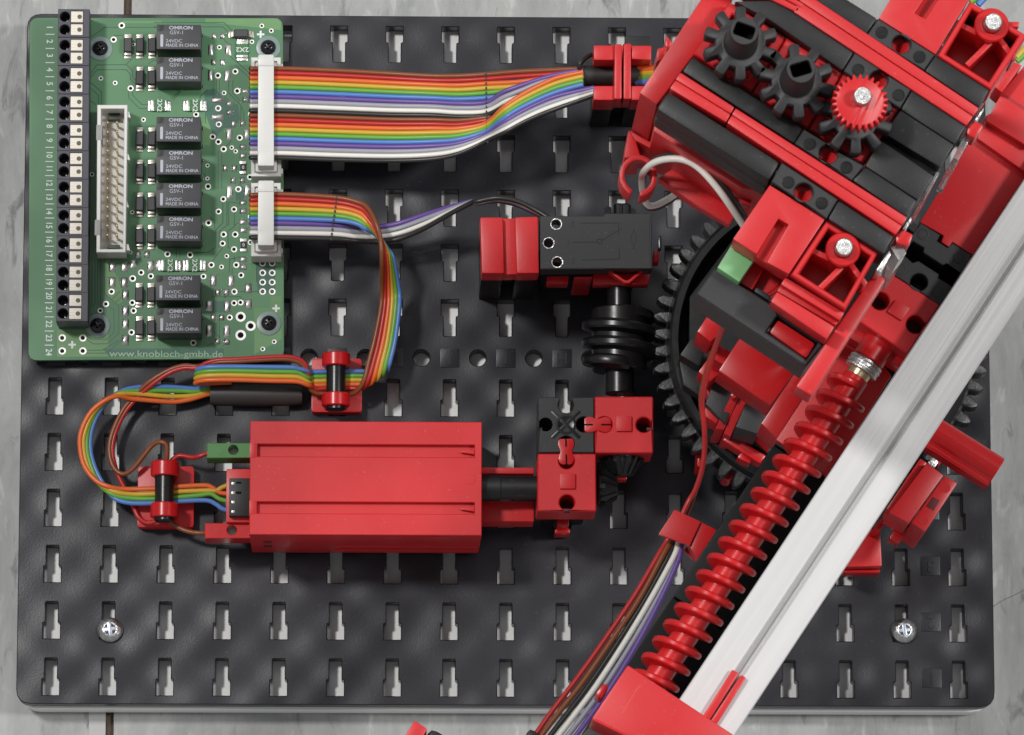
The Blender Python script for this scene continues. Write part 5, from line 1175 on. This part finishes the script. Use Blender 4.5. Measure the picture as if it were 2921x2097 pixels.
hole_block(B, [(596, 156), (1066, 455), (978, 582), (503, 290)], (790, 365), ((625, 270), (938, 473)))
bar('black_bar', B, [(1070, 460), (1518, 745), (1432, 890), (982, 588)], BLK)
# red rail 1, two pieces with a fine groove
def rail2(f, pts, z=ZH_+1.0, mats=RED):
    """pts: top-left, top-right, bottom-right, bottom-left; split lengthwise by a shallow step"""
    w_ = wp(Zs(f, pts), z); m0, m1 = (w_[0]*.55+w_[3]*.45), (w_[1]*.55+w_[2]*.45)
    bm = new(); add_poly(bm, [(k.x, k.y) for k in (w_[0], w_[1], m1, m0)], z, z-13, .35); b_ = obj('red_rail', bm, mats, hdx)
    d = (w_[3]-w_[0])*.012
    bm = new(); add_poly(bm, [(k.x, k.y) for k in (m0+d, m1+d, w_[2], w_[3])], z-.25, z-13, .35); obj('rail_half', bm, mats, b_)
rail2(V, [(-200, -700), (1140, 30), (1088, 118), (-280, -560)])
rail2(B, [(-20, -70), (1432, 895), (1330, 1040), (-105, 95)])
# strip 2
bar('black_bar', V, [(500, 10), (900, 0), (1608, 478), (1500, 655), (850, 200)], BLK, zb=ZH_-14)
hole_block(B, [(405, 432), (870, 740), (778, 900), (308, 590)], (600, 660), ((430, 580), (765, 790)))
bar('black_bar', B, [(876, 745), (1332, 1045), (1228, 1198), (784, 908)], BLK)
# channel pieces
for k, pts in enumerate(([(455, 15), (975, 345), (660, 850), (125, 500)], [(985, 350), (1500, 670), (1180, 1185), (672, 858)], [(1510, 680), (2022, 1015), (1695, 1520), (1190, 1192)])):
    zc_ = ZH_-3
    o_ = fold_w(V, pts, zc_); cx_ = sum(p[0] for p in o_)/4; cy_ = sum(p[1] for p in o_)/4
    inn = [(cx_+(p[0]-cx_)*.72, cy_+(p[1]-cy_)*.72) for p in o_]
    plate('channel_block', o_, [inn], zc_, zc_-12, RED, hdx, .35)
    bm = new(); add_poly(bm, [(cx_+(p[0]-cx_)*.78, cy_+(p[1]-cy_)*.78) for p in o_], zc_-9, zc_-12, 0); obj('channel_floor', bm, REDS, hdx)
pr('grooved_block', B, [(782, 912), (1225, 1200), (1112, 1390), (645, 1105)], ZH_, ZH_-12, BLK, hdx, .4)
pr('groove_bottom', B, [(650, 1120), (1100, 1400), (1060, 1455), (600, 1170)], ZH_-5, ZH_-12, BLKS, hdx, .1)
pr('grooved_block', B, [(612, 1160), (1060, 1458), (925, 1660), (490, 1378)], ZH_-.3, ZH_-12, BLK, hdx, .4)
# strip 3
bar('black_bar', A, [(800, 472), (1718, 1068), (1642, 1190), (718, 592)], BLK)
hole_block(B, [(-17, 1072), (478, 1375), (378, 1498), (-98, 1190)], (185, 1275), ((28, 1195), (333, 1390)))
bar('black_bar', D, [(492, -72), (920, 208), (832, 348), (384, 42)], BLK)
# red rail 2
rail2(A, [(700, 600), (1148, 888), (1080, 1012), (612, 732)])
rail2(A, [(1158, 895), (2300, 1620), (2235, 1740), (1090, 1018)]) if 0 else None
w1 = [A(1158, 896), D(838, 350), D(742, 492), A(1088, 1018)]
rail2(lambda x, y: (x, y), w1)
# strip 4 (front)
bar('black_bar', A, [(605, 757), (1530, 1345), (1440, 1502), (500, 905)], BLK, bev=1.2)
bar('lower_bar', A, [(500, 925), (1440, 1520), (1405, 1570), (490, 985)], BLK, zt=ZH_-8, zb=ZH_-16, bev=.8)
hole_block(D, [(-202, -105), (262, 200), (168, 360), (-290, 52)], (-22, 140), ((-150, 60), (128, 232)))
bar('black_bar', D, [(268, 206), (728, 508), (640, 652), (180, 362)], BLK)
# red end caps and bright plates at the right end of the bars
for pts in ([(1345, 1040), (1405, 1000), (1472, 1040), (1400, 1150), (1330, 1110)],):
    pr('end_cap', B, pts, ZH_-1, ZH_-9, REDS, hdx, .4)
pr('end_cap', D, [(745, 500), (800, 450), (885, 490), (850, 590), (745, 560)], ZH_-1, ZH_-9, REDS, hdx, .4)
for f, pts in ((B, [(1475, 890), (1470, 915), (1400, 1010), (1388, 1000)]), (D, [(870, 345), (872, 370), (820, 455), (797, 445)]), (D, [(690, 625), (700, 660), (620, 800), (578, 790)])):
    pr('bright_plate', f, pts, ZH_-2, ZH_-40, STEEL, hdx, .1)
for f, pts in ((B, [(1320, 1105), (1370, 1130), (1260, 1330), (1215, 1310)]), (D, [(1085, -30), (1105, -20), (1010, 140), (985, 130)]), (D, [(700, 600), (770, 560), (830, 640), (765, 705)])):
    pr('clear_strip', f, pts, ZH_-4, ZH_-40, CLEAR, hdx, .1)
# big red cheek on the left
pr('cheek', A, [(880, -20), (1140, -20), (800, 470), (505, 868), (362, 772)], ZH_-8, ZH_-50, RED, hdx, .4)
pr('cheek_web', A, [(500, 900), (1440, 1520), (1430, 1600), (1200, 1560), (480, 1090)], ZH_-26, ZH_-60, RED, hdx, .4)
pr('cheek_tab', A, [(510, 400), (600, 385), (560, 480), (500, 520)], ZH_-60, ZH_-75, REDS, hdx, .4)
pr('cheek_spike', A, [(580, 290), (635, 350), (610, 400), (575, 390)], ZH_-60, ZH_-75, REDS, hdx, .4)
# slanting red plate with the C-shaped cable hook
sk = thing('cable_hook', 'red plate with an open C-shaped cable hook on the left of the tower', 'hook', at(*A(450, 1400), 170)*1)
pr('plate', C, [(515, 25), (640, -60), (1165, 300), (1108, 408), (820, 240)], 195, 190, RED, sk, .4)
pr('rib', A, [(275, 1078), (620, 1270), (590, 1310), (330, 1165)], 200, 180, RED, sk, .3)
pr('rib', A, [(270, 1080), (330, 1165), (372, 1300), (235, 1310)], 199, 180, RED, sk, .3)
pr('gusset', A, [(330, 1170), (600, 1320), (420, 1330)], 186, 180, mat('deep_red', (.42, .014, .02), .4), sk, .1)
hcn = at(*A(352, 1455), 203); ro, ri = 10.6, 8.3
arc = [math.radians(a) for a in range(-85, 246, 11)]
pts = [(hcn.x+4.35*math.cos(t)*1.0, hcn.y+4.9*math.sin(t)) for t in arc]+[(hcn.x+3.2*math.cos(t), hcn.y+3.7*math.sin(t)) for t in arc[::-1]]
pts = [(hcn.x+(x-hcn.x)*1.0, y) for x, y in pts]
bm = new(); add_poly(bm, pts, 203, 194, .3); obj('hook', bm, RED, sk)
# white and black leads through the hook
lw = thing('lead_pair', 'white and black wire pair looping through the red C-shaped hook', 'wire', at(*A(500, 1500), 150)*1)
wire('wire', [(A, 690, 1590, 165), (A, 600, 1650, 163), (A, 500, 1700, 165), (A, 430, 1700, 168), (A, 395, 1620, 175), (A, 378, 1500, 190), (A, 400, 1420, 203), (A, 480, 1350, 209), (A, 600, 1318, 212), (A, 740, 1330, 213), (A, 860, 1400, 214), (A, 990, 1540, 214), (A, 1100, 1690, 212), (A, 1240, 1900, 205)], 'white', lw, .80)
wire('wire', [(A, 690, 1600, 160), (A, 610, 1665, 158), (A, 505, 1720, 160), (A, 425, 1715, 163), (A, 400, 1620, 169), (A, 390, 1500, 184), (A, 420, 1400, 199), (A, 500, 1322, 206), (A, 620, 1285, 210), (A, 760, 1300, 212), (A, 890, 1370, 213), (A, 1020, 1500, 213), (A, 1140, 1660, 210), (A, 1270, 1860, 202)], 'black', lw, .78)
# small red details between the slanting plate and the bars
dt = thing('red_cover', 'small red cover piece between the hook plate and the front black bar', 'cover', at(*C(1200, 150), 180)*1)
pr('cover', C, [(940, -140), (1320, 100), (1280, 260), (1160, 210)], 208, 200, REDS, dt, .4); pr('lug', C, [(1170, 60), (1260, 110), (1230, 170), (1140, 120)], 211, 205, REDS, dt, .6)

# guide blocks with steel rods: flat block + open box
def guide(flat, slot_, rim, inner, pin, label, zg=ZH_-2):
    t = thing('guide_block', label, 'guide block', at(*rim[3], zg-30)*1, 'red guide blocks with steel rods')
    fo = [(p.x, p.y) for p in wp(flat, zg+1)]; so_ = [(p.x, p.y) for p in wp(slot_, zg+1)]
    bm = new(); add_poly(bm, so_, zg+1, zg-5, .25); obj('flat_cover', bm, RED, t)
    bm = new(); add_poly(bm, [(p.x, p.y) for p in wp(flat, zg-5)], zg-2.5, zg-20, .3) if 0 else add_poly(bm, fo, zg-2.6, zg-9, .3); 
    for v in bm.verts:
        c_ = Vector((sum(p[0] for p in fo)/4, sum(p[1] for p in fo)/4)); v.co.x = c_.x+(v.co.x-c_.x)*.985; v.co.y = c_.y+(v.co.y-c_.y)*.985
    obj('cover_body', bm, RED, t)
    ro_ = [(p.x, p.y) for p in wp(rim, zg)]; ri_ = [(p.x, p.y) for p in wp(inner, zg)]
    plate('box_rim', ro_, [ri_], zg, zg-14, RED, t, .3)
    c_ = Vector((sum(p[0] for p in ro_)/4, sum(p[1] for p in ro_)/4))
    bm = new(); add_poly(bm, [(c_.x+(p[0]-c_.x)*.95, c_.y+(p[1]-c_.y)*.95) for p in ro_], zg-13, zg-30, .2); obj('box_floor', bm, REDS, t)
    p = at(*pin, zg+4)
    bm = new(); add_lathe(bm, (p.x, p.y, zg-14), (p.x, p.y, zg+2), [(0, 3.5), (8, 3.6), (12, 3.7), (14.6, 3.9), (15, 3.6), (15, 2.15), (8, 2.05)], 28, caps=False); obj('boss', bm, REDS, t)
    for (ax_, ay_), (bx_, by_) in (((-110, 150), (-375, 20)), ((-30, 215), (-278, 462)), ((70, 190), (225, 400)), ((110, 30), (270, 30))):
        u_, v_ = [at(pin[0]+q_[0]/3.7, pin[1]+q_[1]/3.7, zg-2) for q_ in ((ax_, ay_), (bx_, by_))]; dd = v_-u_
        bm = new(); add_poly(bm, rect((u_.x+v_.x)/2, (u_.y+v_.y)/2, dd.length, 1.25, math.atan2(dd.y, dd.x)), zg-2, zg-13.2, .2); obj('web', bm, RED, t)
    bm = new(); add_lathe(bm, (p.x, p.y, 60), (p.x, p.y, zg+6), [(0, 2.0), (zg+3.6-60, 2.0), (zg+4-60, 1.75), (zg+4-60, .1)], 28)
    return t, bm
t, bmp = guide([(2196, 528), (2353, 625), (2250, 782), (2091, 682)], [(2196, 528), (2353, 625), (2250, 782)]+Zs(U, [(695, 698), (925, 300), (815, 235), (585, 610)])+[(2091, 682)], Zs(U, [(1322, 258), (1862, 600), (1522, 1192), (945, 825)]), Zs(U, [(1345, 335), (1790, 625), (1505, 1120), (1030, 815)]), U(1512, 530), 'red open guide block with a steel rod above the aluminium beam')
tag(obj('guide_rod', bmp, STEEL), 'steel rod end in the red guide block near the middle of the tower', 'rod', 'steel guide rods')
t, bmp = guide(Zs(B, [(600, 152), (790, -160), (1443, -160), (1072, 452)]), Zs(B, [(600, 152), (790, -160), (1080, -160), (898, 108), (990, 160), (1190, -160), (1443, -160), (1072, 452)]), Zs(B, [(1358, 10), (1830, 295), (1532, 745), (1085, 462)]), Zs(B, [(1375, 75), (1760, 300), (1515, 680), (1150, 450)]), B(1552, 178), 'red open guide block with a steel rod in the top right corner')
tag(obj('guide_rod', bmp, STEEL), 'steel rod end in the red guide block at the top right corner', 'rod', 'steel guide rods')
# stepped red piece, mint block, sensor body
stp = thing('stepped_block', 'red stepped block below the lower guide block', 'block', at(*U(1100, 1200), 200)*1)
pr('step', U, [(890, 852), (1515, 1228), (1460, 1310), (840, 930)], ZH_-5, ZH_-13, RED, stp, .4)
pr('step', U, [(840, 935), (1455, 1315), (1420, 1365), (800, 1000)], ZH_-8, ZH_-13, RED, stp, .3)
pr('step', U, [(800, 1005), (1410, 1375), (1325, 1510), (735, 1112)], ZH_-6, ZH_-13, RED, stp, .4)
mb = thing('mint_plug', 'pale green plug above the black sensor body on the tower', 'plug', at(*U(370, 700), 190)*1)
pr('plug_body', U, [(340, 480), (590, 630), (402, 905), (172, 752)], 233, 216, MINT, mb, .25)
rs = thing('spring_block', 'red ribbed block between the mint plug and the stepped block', 'block', at(*U(650, 850), 190)*1)
pr('side', U, [(560, 650), (690, 720), (540, 990), (405, 905)], 228, 208, REDS, rs, .3)
pr('body', U, [(680, 720), (900, 850), (740, 1070), (540, 985)], 224, 208, RED, rs, .4)
for k in range(5):
    bm = new(); r_ = 5.6+k*.62; c_ = at(*U(560, 760), 224)
    arc_ = [(c_.x+r_*1.15*math.cos(t), c_.y+r_*1.15*math.sin(t), 224.1) for t in [math.radians(-75+j*8) for j in range(9)]]
    add_tube(bm, arc_, .16, 6, 2); obj('rib', bm, REDS, rs, ang=80)
pr('black_foot', U, [(590, 955), (740, 1050), (720, 1105), (555, 1000)], 229, 212, GRYB, rs, .4)
sn = thing('sensor_body', 'long dark grey sensor body with a red slider in its window on the tower', 'sensor', at(*C(1300, 1100), 180)*1)
zs = 229
bo = [(p.x, p.y) for p in wp([C(985, 768), U(1325, 1515), G(1562, 560), C(825, 985)], zs)]
wi = fold_w(G, [(1322, 118), (1672, 352), (1570, 500), (1225, 262)], zs)
plate('case', bo, [wi], zs, zs-16, GRYB, sn, .35)
bm = new(); add_poly(bm, [(p[0], p[1]) for p in fold_w(G, [(1325, 120), (1670, 352), (1560, 505), (1235, 262)], zs)], zs-9, zs-15.5, 0); obj('window_floor', bm, BLKS, sn)
pr('slider', G, [(1320, 150), (1650, 362), (1570, 495), (1238, 262)], zs-1.5, zs-8, REDS, sn, .8)
pr('contact', G, [(1225, 245), (1255, 210), (1262, 230), (1238, 265)], zs-2, zs-5, TIN, sn, .1)
db = thing('cross_bar', 'slim red bar running diagonally down past the guide block', 'bar', at(*D(400, 1200), 200)*1)
pr('bar', None, [(2498, 773), (2528, 797), (2316, 1130), (2270, 1103)], ZH_-12, ZH_-22, RED, db, .6)

# gears
ZG = ZH_+7
def spur(f, cx, cy, s, n_, rt, rr, z1, z0, m, label, a0, hub=None, name='spur_gear'):
    c = at(*f(cx, cy), z1); t = thing(name, label, 'gear', (c.x, c.y, z0), 'gears on the tower head')
    bm = new(); add_poly(bm, gear_outline(c.x, c.y, rr, rt, n_, a0, .30, .215 if n_ < 20 else .13), z1, z0, .15, seg=1); obj('toothed_disc', bm, m, t, ang=50)
    return t, c
for cx, cy, hx, hy, lb, a0 in ((560, 395, 595, 282, 'charcoal ten-tooth gear at the left end of the tower channel', .30), (1078, 745, 1110, 640, 'middle charcoal ten-tooth gear on the tower', .38)):
    t, c = spur(V, cx, cy, 3.24, 10, 8.35, 5.6, ZG, ZG-5, GRYB, lb, a0)
    bm = new(); add_lathe(bm, (c.x, c.y, ZG), (c.x, c.y, ZG+12), [(-.1, 4.4), (.1, 3.9), (10.4, 3.3), (10.6, 3.25)], 32, caps=False); obj('hub', bm, GRYB, t)
    bm = new(); hz = ZG+10.9; ang_ = -.35 if cx < 800 else .3
    add_poly(bm, circ(c.x, c.y, 2.6, 20), ZG+5, ZG+2, .0); obj('bore', bm, HOLE, t)
    plate('hub_top', circ(c.x, c.y, 3.2, 32), [rounded(rect(c.x, c.y, 4.5, 3.0, ang_), .7, 3)], ZG+11.4, ZG+9.5, GRYB, t, .15)
t, c = spur(V, 1625, 1075, 3.24, 10, 8.35, 5.2, ZG-3, ZG-8, GRYB, 'charcoal ten-tooth gear under the small red gear', .31)
t, c = spur(V, 1665, 940, 3.24, 26, 6.25, 5.25, ZG+8, ZG+3.5, RED, 'small red fine-toothed gear with a steel axle', .1)
bm = new(); add_lathe(bm, (c.x, c.y, ZG-3), (c.x, c.y, ZG+10), [(0, 3), (6.4, 3)], 20); obj('collar', bm, BLK, t)
p = at(*V(1688, 882), ZG+11); bm = new(); add_lathe(bm, (p.x, p.y, ZG-4), (p.x, p.y, ZG+12), [(0, 2.0), (14.6, 2.0), (15, 1.8), (15, .1)], 28)
tag(obj('axle', bm, STEEL), 'steel axle end in the middle of the small red gear', 'axle')
# coloured wires just showing at the frame's edges
wr = thing('wire_ends', 'coloured wires showing at the upper right edge of the picture', 'cable', at(2915, 130, 120)*1)
for x, y, x2, y2, c in ((2835, -30, 2790, 14, 'blue'), (2825, -30, 2768, 6, 'green')):
    wire('wire', [((lambda a, b: (a, b)), x, y, 150), ((lambda a, b: (a, b)), (x+x2)/2-2, (y+y2)/2, 150), ((lambda a, b: (a, b)), x2, y2, 150)], c, wr, .8)
for k, c in enumerate(('yellow', 'green')):
    wire('wire', [((lambda a, b: (a, b)), 2945, 118+k*14, 185), ((lambda a, b: (a, b)), 2918, 145+k*14, 185), ((lambda a, b: (a, b)), 2900, 165+k*10, 185)], c, wr, .8)
# wires leaving the H clip toward the tower
ws = thing('wire_stub', 'short rainbow wires between the H-shaped clip and the tower', 'cable', at(*N(1640, 500), 30)*1)
for k, c in enumerate(('orange', 'yellow', 'green', 'blue')):
    wire('wire', [(N, 1570, 455+k*31, 34), (N, 1640, 452+k*30, 36), (N, 1760, 446+k*28, 40), (N, 1900, 440+k*26, 45)], c, ws, 1.1)
